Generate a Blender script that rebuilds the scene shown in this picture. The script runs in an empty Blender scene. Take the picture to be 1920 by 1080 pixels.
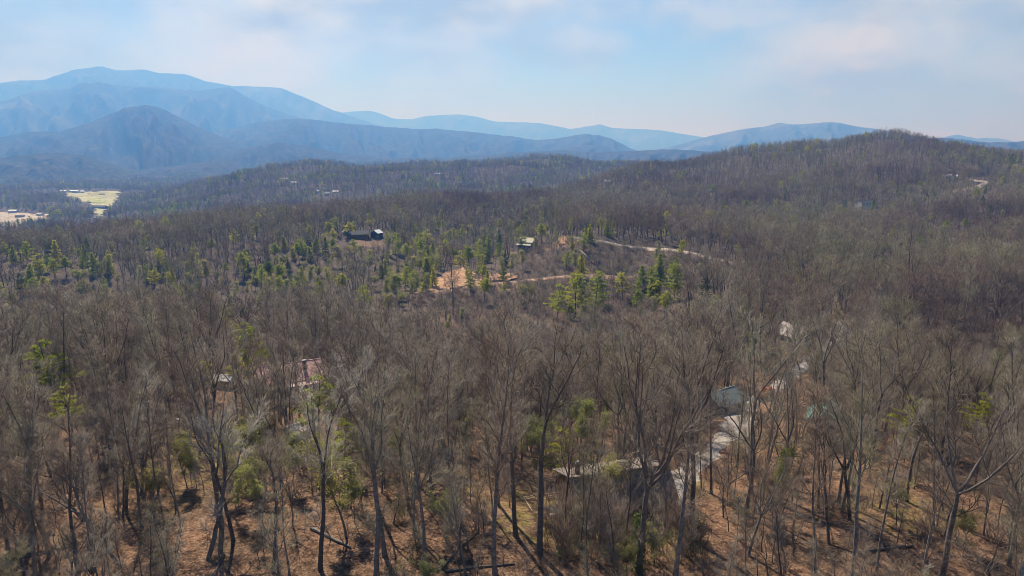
import bpy, math, random, zlib
import numpy as np
from mathutils import Vector

R = math.radians
random.seed(7)
SC = bpy.context.scene
COL = SC.collection

# ------------------------------------------------------------------ camera
CAM_Z = 46.0
PITCH = R(11.3)
FPX = 1280.0                       # focal length in pixels of the 1920 px wide photograph
cam_d = bpy.data.cameras.new("camera")
cam_d.sensor_width = 36.0
cam_d.lens = 24.0
cam_d.clip_start = 1.0
cam_d.clip_end = 90000.0
cam = bpy.data.objects.new("camera", cam_d)
cam.location = (0, 0, CAM_Z)
cam.rotation_euler = (math.pi / 2 - PITCH, 0, 0)
COL.objects.link(cam)
SC.camera = cam

# ------------------------------------------------------------------ light
SUN_AZ = -25.0                     # degrees clockwise from +Y
SUN_EL = 47.0
SC.view_settings.view_transform = 'Standard'
SC.view_settings.look = 'None'
SC.view_settings.gamma = 1.0
SC.view_settings.use_curve_mapping = False
SC.view_settings.exposure = 0.72
SKY_STRENGTH = 0.074
HAZE_DENSITY = 1.7e-4
HAZE_COLOR = (0.105, 0.305, 0.80)
HAZE_ABSORB = (0.82, 0.56, 0.0)      # air thins red light least

sun_d = bpy.data.lights.new("sun", 'SUN')
sun_d.energy = 4.8
sun_d.angle = R(0.5)
sun_d.color = (1.0, 0.965, 0.90)
sun = bpy.data.objects.new("sun", sun_d)
sd = Vector((math.sin(R(SUN_AZ)) * math.cos(R(SUN_EL)), math.cos(R(SUN_AZ)) * math.cos(R(SUN_EL)), math.sin(R(SUN_EL))))
sun.rotation_euler = sd.to_track_quat('Z', 'Y').to_euler()
sun.location = (0, 0, 300)
COL.objects.link(sun)


def ray_dir(px, py):
    x = px - 960.0
    u = 540.0 - py
    return np.array([x, FPX * math.cos(PITCH) + u * math.sin(PITCH), -FPX * math.sin(PITCH) + u * math.cos(PITCH)])


def build_world():
    w = bpy.data.worlds.new("World")
    SC.world = w
    w.use_nodes = True
    nt = w.node_tree
    nt.nodes.clear()
    N = nt.nodes.new
    L = nt.links.new
    out = N('ShaderNodeOutputWorld')
    bg = N('ShaderNodeBackground')
    bg.inputs['Strength'].default_value = SKY_STRENGTH
    L(bg.outputs[0], out.inputs[0])
    sky = N('ShaderNodeTexSky')
    sky.sky_type = 'NISHITA'
    sky.sun_disc = False
    sky.sun_elevation = R(SUN_EL)
    sky.sun_rotation = R(SUN_AZ)
    sky.altitude = 600
    sky.air_density = 0.8
    sky.dust_density = 0.2
    sky.ozone_density = 5.5
    tc = N('ShaderNodeTexCoord')
    D = tc.outputs['Generated']

    def math_n(op, a, b=None, clamp=False):
        m = N('ShaderNodeMath')
        m.operation = op
        m.use_clamp = clamp
        for i, v in enumerate((a, b)):
            if v is None:
                continue
            if isinstance(v, (int, float)):
                m.inputs[i].default_value = v
            else:
                L(v, m.inputs[i])
        return m.outputs[0]

    # clouds live on a flat layer overhead: direction projected on to it
    sep = N('ShaderNodeSeparateXYZ')
    L(D, sep.inputs[0])
    zz = math_n('ADD', math_n('MAXIMUM', sep.outputs[2], 0.0), 0.10)
    comb = N('ShaderNodeCombineXYZ')
    L(math_n('DIVIDE', sep.outputs[0], zz), comb.inputs[0])
    L(math_n('DIVIDE', sep.outputs[1], zz), comb.inputs[1])
    n1 = N('ShaderNodeTexNoise')
    n1.inputs['Scale'].default_value = 0.9
    n1.inputs['Detail'].default_value = 7
    n1.inputs['Roughness'].default_value = 0.55
    L(comb.outputs[0], n1.inputs['Vector'])
    # soft warp for the cloud banks
    n2 = N('ShaderNodeTexNoise')
    n2.inputs['Scale'].default_value = 7.0
    n2.inputs['Detail'].default_value = 6
    n2.inputs['Roughness'].default_value = 0.6
    L(D, n2.inputs['Vector'])
    wv = N('ShaderNodeVectorMath')
    wv.operation = 'MULTIPLY_ADD'
    L(n2.outputs['Color'], wv.inputs[0])
    wv.inputs[1].default_value = (0.20, 0.10, 0.10)
    wv.inputs[2].default_value = (-0.10, -0.05, -0.05)
    dv = N('ShaderNodeVectorMath')
    dv.operation = 'ADD'
    L(D, dv.inputs[0])
    L(wv.outputs[0], dv.inputs[1])

    def bank(px, py, rx, rz, amt):
        v = ray_dir(px, py)
        v = v / np.linalg.norm(v)
        s = N('ShaderNodeVectorMath')
        s.operation = 'SUBTRACT'
        L(dv.outputs[0], s.inputs[0])
        s.inputs[1].default_value = v
        m = N('ShaderNodeVectorMath')
        m.operation = 'MULTIPLY'
        L(s.outputs[0], m.inputs[0])
        m.inputs[1].default_value = (1 / rx, 1 / rx, 1 / rz)
        ln = N('ShaderNodeVectorMath')
        ln.operation = 'LENGTH'
        L(m.outputs[0], ln.inputs[0])
        mr = N('ShaderNodeMapRange')
        mr.interpolation_type = 'SMOOTHSTEP'
        mr.inputs['From Min'].default_value = 1.0
        mr.inputs['From Max'].default_value = 0.25
        mr.inputs['To Max'].default_value = amt
        L(ln.outputs['Value'], mr.inputs['Value'])
        return mr.outputs[0]

    banks = [(140, 150, 0.24, 0.12, 0.9), (330, 60, 0.34, 0.13, 1.0), (560, 60, 0.40, 0.14, 1.0), (760, 10, 0.36, 0.10, 1.0), (640, 150, 0.26, 0.10, 0.8),
             (930, -10, 0.24, 0.06, 0.9), (1040, 90, 0.12, 0.04, 0.55), (1140, 20, 0.10, 0.04, 0.5),
             (1380, 25, 0.16, 0.045, 0.8), (1660, 170, 0.26, 0.12, 0.85), (1740, 90, 0.30, 0.15, 1.0), (1880, 60, 0.30, 0.16, 1.0), (1900, 200, 0.26, 0.12, 1.0)]
    tot = None
    for b in banks:
        v = bank(*b)
        tot = v if tot is None else math_n('MAXIMUM', tot, v)
    gen = N('ShaderNodeMapRange')
    gen.interpolation_type = 'SMOOTHSTEP'
    gen.inputs['From Min'].default_value = 0.60
    gen.inputs['From Max'].default_value = 0.78
    gen.inputs['To Max'].default_value = 0.7
    L(n1.outputs['Fac'], gen.inputs['Value'])
    n3 = N('ShaderNodeTexNoise')
    n3.inputs['Scale'].default_value = 5.0
    n3.inputs['Detail'].default_value = 8
    n3.inputs['Roughness'].default_value = 0.55
    L(D, n3.inputs['Vector'])
    wisp = N('ShaderNodeMapRange')
    wisp.inputs['From Min'].default_value = 0.30
    wisp.inputs['From Max'].default_value = 0.62
    wisp.inputs['To Min'].default_value = 0.25
    wisp.inputs['To Max'].default_value = 1.12
    L(n3.outputs['Fac'], wisp.inputs['Value'])
    fac = math_n('MULTIPLY', math_n('MAXIMUM', tot, gen.outputs[0]), wisp.outputs[0], True)
    # cloud brightness: grey undersides, brighter tops
    n4 = N('ShaderNodeTexNoise')
    n4.inputs['Scale'].default_value = 6.5
    n4.inputs['Detail'].default_value = 5
    mp = N('ShaderNodeMapping')
    mp.inputs['Location'].default_value = (3.1, 0.4, 1.7)
    mp.inputs['Scale'].default_value = (1, 1, 2.2)
    L(D, mp.inputs[0])
    L(mp.outputs[0], n4.inputs['Vector'])
    cr = N('ShaderNodeValToRGB')
    cr.color_ramp.elements[0].position = 0.40
    cr.color_ramp.elements[0].color = (3.2, 3.7, 3.4, 1)
    cr.color_ramp.elements[1].position = 0.62
    cr.color_ramp.elements[1].color = (6.0, 6.3, 5.2, 1)
    L(n4.outputs['Fac'], cr.inputs[0])
    mix = N('ShaderNodeMix')
    mix.data_type = 'RGBA'
    L(fac, mix.inputs['Factor'])
    L(sky.outputs[0], mix.inputs['A'])
    L(cr.outputs[0], mix.inputs['B'])
    L(mix.outputs['Result'], bg.inputs['Color'])


build_world()
CY = SC.cycles
CY.max_bounces = 5
CY.diffuse_bounces = 2
CY.glossy_bounces = 2
CY.transmission_bounces = 2
CY.volume_bounces = 1
CY.transparent_max_bounces = 4
CY.caustics_reflective = False
CY.caustics_refractive = False
CY.filter_width = 0.85
CY.use_denoising = True
try:
    CY.denoiser = 'OPENIMAGEDENOISE'
    CY.denoising_input_passes = 'RGB_ALBEDO_NORMAL'
    CY.denoising_prefilter = 'ACCURATE'
except Exception:
    pass

# ------------------------------------------------------------------ noise
_rs = np.random.RandomState(11)
_perm = _rs.permutation(512)
_perm = np.concatenate([_perm, _perm, _perm])
_gang = _rs.rand(512) * 2 * np.pi


def perlin(x, y):
    xi = np.floor(x).astype(int)
    yi = np.floor(y).astype(int)
    xf = x - xi
    yf = y - yi
    u = xf * xf * xf * (xf * (xf * 6 - 15) + 10)
    v = yf * yf * yf * (yf * (yf * 6 - 15) + 10)

    def g(ix, iy, dx, dy):
        h = _perm[(_perm[ix % 512] + iy) % 512]
        a = _gang[h]
        return np.cos(a) * dx + np.sin(a) * dy
    a = g(xi, yi, xf, yf)
    b = g(xi + 1, yi, xf - 1, yf)
    c = g(xi, yi + 1, xf, yf - 1)
    d = g(xi + 1, yi + 1, xf - 1, yf - 1)
    return (a + (b - a) * u) * (1 - v) + (c + (d - c) * u) * v


def fbm(x, y, o=4, gain=0.5):
    s = 0
    a = 1
    for i in range(o):
        s = s + a * perlin(x + 17.3 * i, y - 9.1 * i)
        x = x * 2.03
        y = y * 2.03
        a *= gain
    return s


def smooth(a, b, x):
    t = np.clip((x - a) / (b - a), 0, 1)
    return t * t * (3 - 2 * t)


# ------------------------------------------------------------------ terrain
# control points: pixel column, pixel row, distance, canopy height that hides the ground there
CAN = 17.0
_cp = []                           # (azimuth, ln distance, z)


def px_az(px, py=480):
    d = ray_dir(px, py)
    return math.atan2(d[0], d[1])


def cpix(px, py, d, can=CAN):
    r = ray_dir(px, py)
    z = CAM_Z + d * r[2] / math.hypot(r[0], r[1])
    _cp.append((math.atan2(r[0], r[1]), math.log(d), z - can))


def cz(px, d, z):
    _cp.append((px_az(px), math.log(d), z))


for p in (-300, 200, 700, 1200, 1700, 2200):
    cz(p, 20, 1.0)
    cz(p, 55, 0.5)
for p, z in ((-300, -1), (0, 0), (400, 0), (800, -1), (1150, -3), (1500, -3), (1920, -2), (2200, -1)):
    cz(p, 95, z)
for p, z in ((-300, -8), (0, -6), (300, -8), (530, -11), (800, -17), (1050, -19), (1300, -14), (1500, -13), (1750, -9), (2200, -6)):
    cz(p, 165, z)
for p, z in ((-300, -18), (0, -16), (300, -19), (560, -23), (850, -34), (1050, -36), (1250, -28), (1480, -15), (1700, -26), (1850, -38), (2200, -34)):
    cz(p, 235, z)
for p, z in ((-300, -32), (0, -30), (300, -33), (560, -35), (850, -39), (1050, -38), (1250, -34), (1500, -25), (1700, -22), (1900, -20), (2200, -20)):
    cz(p, 320, z)
cpix(800, 548, 400, 0); cpix(1190, 520, 430, 0); cpix(1060, 445, 480, 0); cpix(1150, 457, 470, 0); cpix(1250, 468, 455, 0); cpix(1400, 500, 425, 0); cpix(990, 482, 465, 0)
cz(1050, 640, -26); cz(1200, 620, -22); cz(900, 600, -40)
cpix(880, 530, 415, 0)
cz(500, 420, -44); cz(200, 420, -50); cz(0, 420, -52); cz(-300, 420, -54)
cz(1600, 430, -22); cz(1800, 430, -20); cz(2000, 430, -18); cz(2200, 430, -15)
# the main ridge line (canopy pixels)
for q in ((-300, 440, 620), (0, 428, 600), (100, 425, 620), (200, 415, 650), (300, 402, 680), (420, 392, 720), (540, 385, 760), (640, 376, 800), (760, 368, 850),
          (880, 362, 900), (1000, 352, 950), (1100, 330, 1100), (1200, 308, 1350), (1300, 289, 1350), (1400, 277, 1350), (1500, 267, 1330),
          (1570, 263, 1280), (1620, 252, 1250), (1660, 243, 1250), (1700, 247, 1250), (1780, 262, 1250), (1850, 279, 1200), (1920, 296, 1150), (2200, 320, 1100)):
    cpix(*q)
for q in ((1500, 400, 620), (1700, 400, 620), (1900, 400, 620), (2200, 405, 620), (1350, 400, 640), (1200, 400, 640), (1500, 330, 950), (1700, 325, 950), (1900, 340, 900), (2200, 360, 900), (1300, 340, 950)):
    cpix(*q)
for p, d, z in ((-300, 1000, -92), (0, 1000, -90), (200, 1050, -88), (400, 1150, -80), (600, 1200, -72), (800, 1300, -66), (1000, 1400, -55), (1150, 1650, -40),
                (1300, 1900, -40), (1500, 1900, -30), (1700, 1900, -10), (1920, 1800, -10), (2200, 1700, -10)):
    cz(p, d, z)
for p in (-300, 0, 120, 230):
    cz(p, 1500, -93); cz(p, 2100, -94); cz(p, 3000, -90)
# the second hill
for q in ((330, 372, 1650), (400, 347, 1750), (480, 318, 1900), (540, 307, 2000), (600, 304, 2050), (680, 309, 2050), (760, 306, 2100), (850, 302, 2150), (930, 300, 2150), (1010, 290, 2100), (1080, 296, 2100), (1150, 302, 2100), (1210, 300, 2300)):
    cpix(*q)
for p in (400, 600, 800, 1000, 1200, 1400, 1600, 1800, 2200):
    cz(p, 2900, -95)
for p in (-300, 0, 200, 400, 700, 1000, 1400, 1800, 2200):
    cz(p, 4200, -100)
_cp = np.array(_cp)
_sc = np.array([2.6, 1.0])
_P = _cp[:, :2] * _sc


def _U(d2):
    return np.where(d2 > 1e-12, 0.5 * d2 * np.log(np.maximum(d2, 1e-12)), 0.0)


_n = len(_P)
_K = _U(((_P[:, None] - _P[None]) ** 2).sum(-1)) + np.eye(_n) * 0.004
_Q = np.hstack([np.ones((_n, 1)), _P])
_A = np.block([[_K, _Q], [_Q.T, np.zeros((3, 3))]])
_W = np.linalg.solve(_A, np.concatenate([_cp[:, 2], [0, 0, 0]]))


def ground_z(x, y):
    x = np.asarray(x, float)
    y = np.asarray(y, float)
    sh = np.broadcast(x, y).shape
    x = np.broadcast_to(x, sh).ravel()
    y = np.broadcast_to(y, sh).ravel()
    d = np.hypot(x, y)
    az = np.clip(np.arctan2(x, y), -0.85, 0.85)
    ld = np.log(np.clip(d, 20, 4200))
    p = np.stack([az, ld], 1) * _sc
    z = np.empty(len(p))
    for i in range(0, len(p), 20000):
        q = p[i:i + 20000]
        k = _U(((q[:, None] - _P[None]) ** 2).sum(-1))
        z[i:i + 20000] = k @ _W[:_n] + _W[_n] + q @ _W[_n + 1:]
    z = z + fbm(x / 23.0, y / 23.0, 3) * 0.55 * smooth(30, 120, d)
    far = smooth(600, 1500, d)
    z = z + fbm(x / 210.0 + 3, y / 210.0, 4) * (8.0 * smooth(350, 700, d) + 16.0 * far)
    # south of the camera the hill simply goes on
    back = smooth(-0.2, 0.3, y / np.maximum(d, 1e-6))
    z = np.where(y < 0.3 * d, z * back + (1 - back) * (0.5 + fbm(x / 60, y / 60, 3) * 2), z)
    z = np.where(d > 4200, z + fbm(x / 900.0, y / 900.0, 3) * 30.0 * smooth(4200, 6000, d), z)
    return z.reshape(sh)


def gz(x, y):
    return float(ground_z(np.array([x]), np.array([y]))[0])


def hit(px, py, h=0.0, dmin=55.0, dmax=4200.0):
    """first point along the pixel's ray that is h above the ground"""
    r = ray_dir(px, py)
    r = r / math.hypot(r[0], r[1])
    ds = np.exp(np.linspace(math.log(dmin), math.log(dmax), 1500))
    g = ground_z(r[0] * ds, r[1] * ds)
    f = CAM_Z + r[2] * ds - g - h
    k = np.nonzero(f <= 0)[0]
    if len(k) == 0:
        k = [int(np.argmin(np.abs(f)))]
    i = k[0]
    if i > 0 and f[i - 1] > 0:
        t = f[i - 1] / (f[i - 1] - f[i])
        d = ds[i - 1] + t * (ds[i] - ds[i - 1])
    else:
        d = ds[i]
    x, y = r[0] * d, r[1] * d
    return x, y, gz(x, y), d


def z_at(px, py, d):
    r = ray_dir(px, py)
    return CAM_Z + d * r[2] / math.hypot(r[0], r[1])


def to_px(x, y, z):
    v = np.stack([np.asarray(x, float), np.asarray(y, float), np.asarray(z, float) - CAM_Z])
    f = v[1] * math.cos(PITCH) - v[2] * math.sin(PITCH)
    u = v[1] * math.sin(PITCH) + v[2] * math.cos(PITCH)
    f = np.where(f < 0.1, 0.1, f)
    return 960 + FPX * v[0] / f, 540 - FPX * u / f


# ------------------------------------------------------------------ materials
def new_mat(name):
    m = bpy.data.materials.new(name)
    m.use_nodes = True
    nt = m.node_tree
    b = nt.nodes['Principled BSDF']
    b.inputs['Specular IOR Level'].default_value = 0.25
    b.inputs['Roughness'].default_value = 0.85
    return m, nt, b


def ramp(nt, fac, stops):
    c = nt.nodes.new('ShaderNodeValToRGB')
    e = c.color_ramp.elements
    while len(e) < len(stops):
        e.new(0.5)
    for i, (p, col) in enumerate(stops):
        e[i].position = p
        e[i].color = (*col, 1)
    nt.links.new(fac, c.inputs[0])
    return c.outputs[0]


def noise(nt, scale, detail=4, rough=0.55, vec=None):
    n = nt.nodes.new('ShaderNodeTexNoise')
    n.inputs['Scale'].default_value = scale
    n.inputs['Detail'].default_value = detail
    n.inputs['Roughness'].default_value = rough
    if vec is None:
        g = nt.nodes.new('ShaderNodeNewGeometry')
        vec = g.outputs['Position']
    nt.links.new(vec, n.inputs['Vector'])
    return n.outputs['Fac']


def mixc(nt, fac, a, b, mode='MIX'):
    m = nt.nodes.new('ShaderNodeMix')
    m.data_type = 'RGBA'
    m.blend_type = mode
    for s, v in (('Factor', fac), ('A', a), ('B', b)):
        if isinstance(v, (int, float)):
            m.inputs[s].default_value = v
        elif isinstance(v, tuple):
            m.inputs[s].default_value = (*v, 1)
        else:
            nt.links.new(v, m.inputs[s])
    return m.outputs['Result']


def plain(name, col, rough=0.8, var=0.25, scale=2.0, metal=0.0, spec=0.25):
    m, nt, b = new_mat(name)
    f = noise(nt, scale, 5)
    c = ramp(nt, f, [(0.3, tuple(v * (1 - var) for v in col)), (0.7, tuple(min(1, v * (1 + var)) for v in col))])
    nt.links.new(c, b.inputs['Base Color'])
    b.inputs['Roughness'].default_value = rough
    b.inputs['Metallic'].default_value = metal
    b.inputs['Specular IOR Level'].default_value = spec
    return m


def by_object(name, stops, rough=0.85, trans=0.0, nscale=0.0, stand=False):
    m, nt, b = new_mat(name)
    oi = nt.nodes.new('ShaderNodeObjectInfo')
    c = ramp(nt, oi.outputs['Random'], stops)
    if nscale:
        f = noise(nt, nscale, 3)
        v = ramp(nt, f, [(0.32, (0.62, 0.62, 0.62)), (0.68, (1.35, 1.35, 1.35))])
        c = mixc(nt, 1.0, c, v, 'MULTIPLY')
    if stand:                      # tree kinds change from stand to stand; dark tones also paint in hill shade
        f = noise(nt, 0.0065, 4, 0.62, oi.outputs['Location'])
        v = ramp(nt, f, [(0.36, (0.50, 0.42, 0.42)), (0.47, (0.95, 0.86, 0.80)), (0.55, (0.85, 0.95, 0.70)), (0.66, (1.35, 1.28, 1.18))])
        c = mixc(nt, 1.0, c, v, 'MULTIPLY')
    nt.links.new(c, b.inputs['Base Color'])
    b.inputs['Roughness'].default_value = rough
    if trans:                      # thin leaves let more light through than they throw back
        t = nt.nodes.new('ShaderNodeBsdfTranslucent')
        nt.links.new(mixc(nt, 1.0, c, (1.7, 1.6, 1.2), 'MULTIPLY'), t.inputs[0])
        ms = nt.nodes.new('ShaderNodeMixShader')
        ms.inputs[0].default_value = trans
        nt.links.new(b.outputs[0], ms.inputs[1])
        nt.links.new(t.outputs[0], ms.inputs[2])
        nt.links.new(ms.outputs[0], nt.nodes['Material Output'].inputs['Surface'])
    return m


M = {}
M['bark'] = by_object('bark', [(0.0, (0.098, 0.082, 0.070)), (0.4, (0.145, 0.126, 0.109)), (0.8, (0.200, 0.182, 0.162)), (1.0, (0.281, 0.265, 0.242))], 0.9, nscale=2.5)
M['twig'] = by_object('twig', [(0.0, (0.132, 0.103, 0.079)), (0.25, (0.198, 0.163, 0.131)), (0.45, (0.202, 0.142, 0.106)), (0.6, (0.251, 0.213, 0.170)), (0.75, (0.299, 0.262, 0.216)), (0.88, (0.211, 0.194, 0.108)), (1.0, (0.387, 0.353, 0.303))], 0.8)
M['far_twig'] = by_object('far_twig', [(0.0, (0.162, 0.132, 0.106)), (0.35, (0.216, 0.180, 0.146)), (0.55, (0.230, 0.165, 0.128)), (0.7, (0.279, 0.239, 0.196)), (0.85, (0.211, 0.200, 0.111)), (1.0, (0.351, 0.313, 0.268))], 0.8, stand=True)
M['pine_bark'] = plain('pine_bark', (0.075, 0.06, 0.05), 0.9, 0.3, 3)
M['needles'] = by_object('needles', [(0.0, (0.17, 0.22, 0.04)), (0.5, (0.27, 0.31, 0.05)), (1.0, (0.38, 0.37, 0.06))], 0.6, trans=0.5, nscale=0.8)
M['dark_needles'] = by_object('dark_needles', [(0.0, (0.06, 0.095, 0.028)), (1.0, (0.17, 0.20, 0.04))], 0.6, trans=0.4, nscale=0.8)
M['bud_leaf'] = by_object('bud_leaf', [(0.0, (0.19, 0.23, 0.06)), (0.5, (0.24, 0.27, 0.07)), (1.0, (0.26, 0.25, 0.08))], 0.6, trans=0.5, nscale=0.7)
M['rust_leaf'] = by_object('rust_leaf', [(0.0, (0.26, 0.11, 0.04)), (1.0, (0.32, 0.15, 0.05))], 0.7, trans=0.35)
M['shrub'] = by_object('shrub', [(0.0, (0.13, 0.10, 0.085)), (0.5, (0.20, 0.145, 0.12)), (1.0, (0.29, 0.245, 0.21))], 0.85)
M['shrub_leaf'] = by_object('shrub_leaf', [(0.0, (0.06, 0.075, 0.025)), (1.0, (0.15, 0.15, 0.05))], 0.7, trans=0.3)


def ground_material():
    m, nt, b = new_mat('leaf_litter_ground')
    g = nt.nodes.new('ShaderNodeNewGeometry')
    pos = g.outputs['Position']
    leaf = noise(nt, 3.2, 6, 0.75, pos)
    patch = noise(nt, 0.10, 4, 0.6, pos)
    big = noise(nt, 0.02, 3, 0.5, pos)
    c1 = ramp(nt, leaf, [(0.32, (0.045, 0.024, 0.015)), (0.44, (0.14, 0.08, 0.05)), (0.54, (0.245, 0.145, 0.093)), (0.68, (0.40, 0.275, 0.20))])
    c2 = ramp(nt, leaf, [(0.32, (0.035, 0.024, 0.017)), (0.50, (0.13, 0.082, 0.054)), (0.70, (0.30, 0.21, 0.145))])
    f = ramp(nt, patch, [(0.40, (0, 0, 0)), (0.60, (1, 1, 1))])
    c = mixc(nt, f, c1, c2)
    clump = ramp(nt, noise(nt, 0.9, 5, 0.7, pos), [(0.36, (0.45, 0.42, 0.40)), (0.55, (1.0, 1.0, 1.0)), (0.7, (1.25, 1.2, 1.15))])
    c = mixc(nt, 1.0, c, clump, 'MULTIPLY')
    at = nt.nodes.new('ShaderNodeAttribute')
    at.attribute_name = 'cover'
    sep = nt.nodes.new('ShaderNodeSeparateColor')
    nt.links.new(at.outputs['Color'], sep.inputs[0])
    grass = ramp(nt, leaf, [(0.3, (0.10, 0.085, 0.028)), (0.5, (0.24, 0.20, 0.06)), (0.7, (0.34, 0.28, 0.10))])
    br = nt.nodes.new('ShaderNodeMath')
    br.operation = 'MULTIPLY'
    br.use_clamp = True
    gr = ramp(nt, noise(nt, 0.55, 4, 0.6, pos), [(0.42, (0.0, 0.0, 0.0)), (0.62, (0.9, 0.9, 0.9))])
    nt.links.new(sep.outputs[0], br.inputs[0])
    nt.links.new(gr, br.inputs[1])
    c = mixc(nt, br.outputs[0], c, grass)
    # distant forest floor seen through the twigs: greyer
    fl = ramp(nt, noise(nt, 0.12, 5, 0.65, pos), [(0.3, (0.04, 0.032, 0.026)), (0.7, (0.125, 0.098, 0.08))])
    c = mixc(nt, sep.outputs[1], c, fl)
    soil = ramp(nt, noise(nt, 0.5, 5, 0.65, pos), [(0.3, (0.26, 0.15, 0.09)), (0.7, (0.44, 0.29, 0.19))])
    c = mixc(nt, sep.outputs[2], c, soil)
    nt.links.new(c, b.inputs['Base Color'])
    b.inputs['Roughness'].default_value = 0.95
    b.inputs['Specular IOR Level'].default_value = 0.1
    bp = nt.nodes.new('ShaderNodeBump')
    bp.inputs['Strength'].default_value = 0.9
    bp.inputs['Distance'].default_value = 0.12
    nt.links.new(leaf, bp.inputs['Height'])
    nt.links.new(bp.outputs[0], b.inputs['Normal'])
    return m


def far_forest_material(name, a, b_, c_, s1=0.012, s2=0.0012, bump=0.25):
    m, nt, b = new_mat(name)
    g = nt.nodes.new('ShaderNodeNewGeometry')
    pos = g.outputs['Position']
    fine = noise(nt, s1, 6, 0.7, pos)
    big = noise(nt, s2, 5, 0.6, pos)
    c1 = ramp(nt, fine, [(0.36, a), (0.62, b_)])
    f = ramp(nt, big, [(0.50, (0, 0, 0)), (0.64, (1, 1, 1))])
    c = mixc(nt, f, c1, c_)
    nt.links.new(c, b.inputs['Base Color'])
    b.inputs['Roughness'].default_value = 1.0
    b.inputs['Specular IOR Level'].default_value = 0.0
    bp = nt.nodes.new('ShaderNodeBump')
    bp.inputs['Strength'].default_value = bump
    bp.inputs['Distance'].default_value = 18.0
    nt.links.new(fine, bp.inputs['Height'])
    nt.links.new(bp.outputs[0], b.inputs['Normal'])
    return m


# ------------------------------------------------------------------ object helpers
def tag(o, label=None, cat=None, group=None, kind=None):
    for k, v in (('label', label), ('category', cat), ('group', group), ('kind', kind)):
        if v:
            o[k] = v
    return o


def link(name, me, parent=None, loc=None, rot=None):
    o = bpy.data.objects.new(name, me)
    COL.objects.link(o)
    if parent:
        o.parent = parent
    if loc is not None:
        o.location = loc
    if rot is not None:
        o.rotation_euler = rot
    return o


def empty(name, loc, rz=0.0, label=None, cat=None, group=None):
    o = bpy.data.objects.new(name, None)
    o.empty_display_size = 0.5
    COL.objects.link(o)
    o.location = loc
    o.rotation_euler = (0, 0, rz)
    return tag(o, label, cat, group)


def fast_mesh(name, V, F3=None, F4=None, mats=(), mi3=None, mi4=None, smooth_sh=False):
    """mesh from numpy arrays: triangles and quads"""
    V = np.asarray(V, np.float32)
    F3 = np.zeros((0, 3), np.int32) if F3 is None or len(F3) == 0 else np.asarray(F3, np.int32)
    F4 = np.zeros((0, 4), np.int32) if F4 is None or len(F4) == 0 else np.asarray(F4, np.int32)
    me = bpy.data.meshes.new(name)
    me.vertices.add(len(V))
    me.vertices.foreach_set('co', V.ravel())
    nl = F3.size + F4.size
    me.loops.add(nl)
    me.loops.foreach_set('vertex_index', np.concatenate([F3.ravel(), F4.ravel()]).astype(np.int32))
    n3, n4 = len(F3), len(F4)
    me.polygons.add(n3 + n4)
    st = np.concatenate([np.arange(n3) * 3, n3 * 3 + np.arange(n4) * 4]).astype(np.int32)
    me.polygons.foreach_set('loop_start', st)
    if mi3 is not None or mi4 is not None:
        a = np.zeros(n3, np.int32) if mi3 is None else np.asarray(mi3, np.int32)
        b = np.zeros(n4, np.int32) if mi4 is None else np.asarray(mi4, np.int32)
        me.polygons.foreach_set('material_index', np.concatenate([a, b]))
    if smooth_sh:
        me.polygons.foreach_set('use_smooth', np.ones(n3 + n4, bool))
    me.update(calc_edges=True)
    for m in mats:
        me.materials.append(m)
    return me


class MB:
    """collects simple shapes into one mesh"""
    def __init__(self):
        self.V = []
        self.F = []

    def add(self, vs, fs):
        o = len(self.V)
        self.V += [tuple(v) for v in vs]
        self.F += [tuple(i + o for i in f) for f in fs]

    def box(self, x0, x1, y0, y1, z0, z1):
        self.add([(x0, y0, z0), (x1, y0, z0), (x1, y1, z0), (x0, y1, z0), (x0, y0, z1), (x1, y0, z1), (x1, y1, z1), (x0, y1, z1)],
                 [(0, 3, 2, 1), (4, 5, 6, 7), (0, 1, 5, 4), (1, 2, 6, 5), (2, 3, 7, 6), (3, 0, 4, 7)])

    def hexa(self, lo, hi):
        self.add(list(lo) + list(hi), [(0, 3, 2, 1), (4, 5, 6, 7), (0, 1, 5, 4), (1, 2, 6, 5), (2, 3, 7, 6), (3, 0, 4, 7)])

    def prism(self, prof, x0, x1):
        """profile of (y, z) points pushed along x"""
        n = len(prof)
        vs = [(x0, a, b) for a, b in prof] + [(x1, a, b) for a, b in prof]
        fs = [tuple(range(n - 1, -1, -1)), tuple(range(n, 2 * n))] + [(i, (i + 1) % n, n + (i + 1) % n, n + i) for i in range(n)]
        self.add(vs, fs)

    def tube(self, pts, rad, n=8, caps=True):
        o = len(self.V)
        pts = [Vector(p) for p in pts]
        for i, p in enumerate(pts):
            t = (pts[min(i + 1, len(pts) - 1)] - pts[max(i - 1, 0)]).normalized()
            a = t.orthogonal().normalized()
            b = t.cross(a)
            r = rad[i] if isinstance(rad, (list, tuple)) else rad
            for k in range(n):
                th = 2 * math.pi * k / n
                self.V.append(tuple(p + a * (r * math.cos(th)) + b * (r * math.sin(th))))
        for i in range(len(pts) - 1):
            for k in range(n):
                self.F.append((o + i * n + k, o + i * n + (k + 1) % n, o + (i + 1) * n + (k + 1) % n, o + (i + 1) * n + k))
        if caps:
            self.F.append(tuple(o + k for k in range(n - 1, -1, -1)))
            e = o + (len(pts) - 1) * n
            self.F.append(tuple(e + k for k in range(n)))

    def build(self, name, mat, parent=None, loc=None, rot=None):
        me = bpy.data.meshes.new(name)
        me.from_pydata(self.V, [], self.F)
        me.materials.append(mat)
        me.update()
        return link(name, me, parent, loc, rot)


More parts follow.
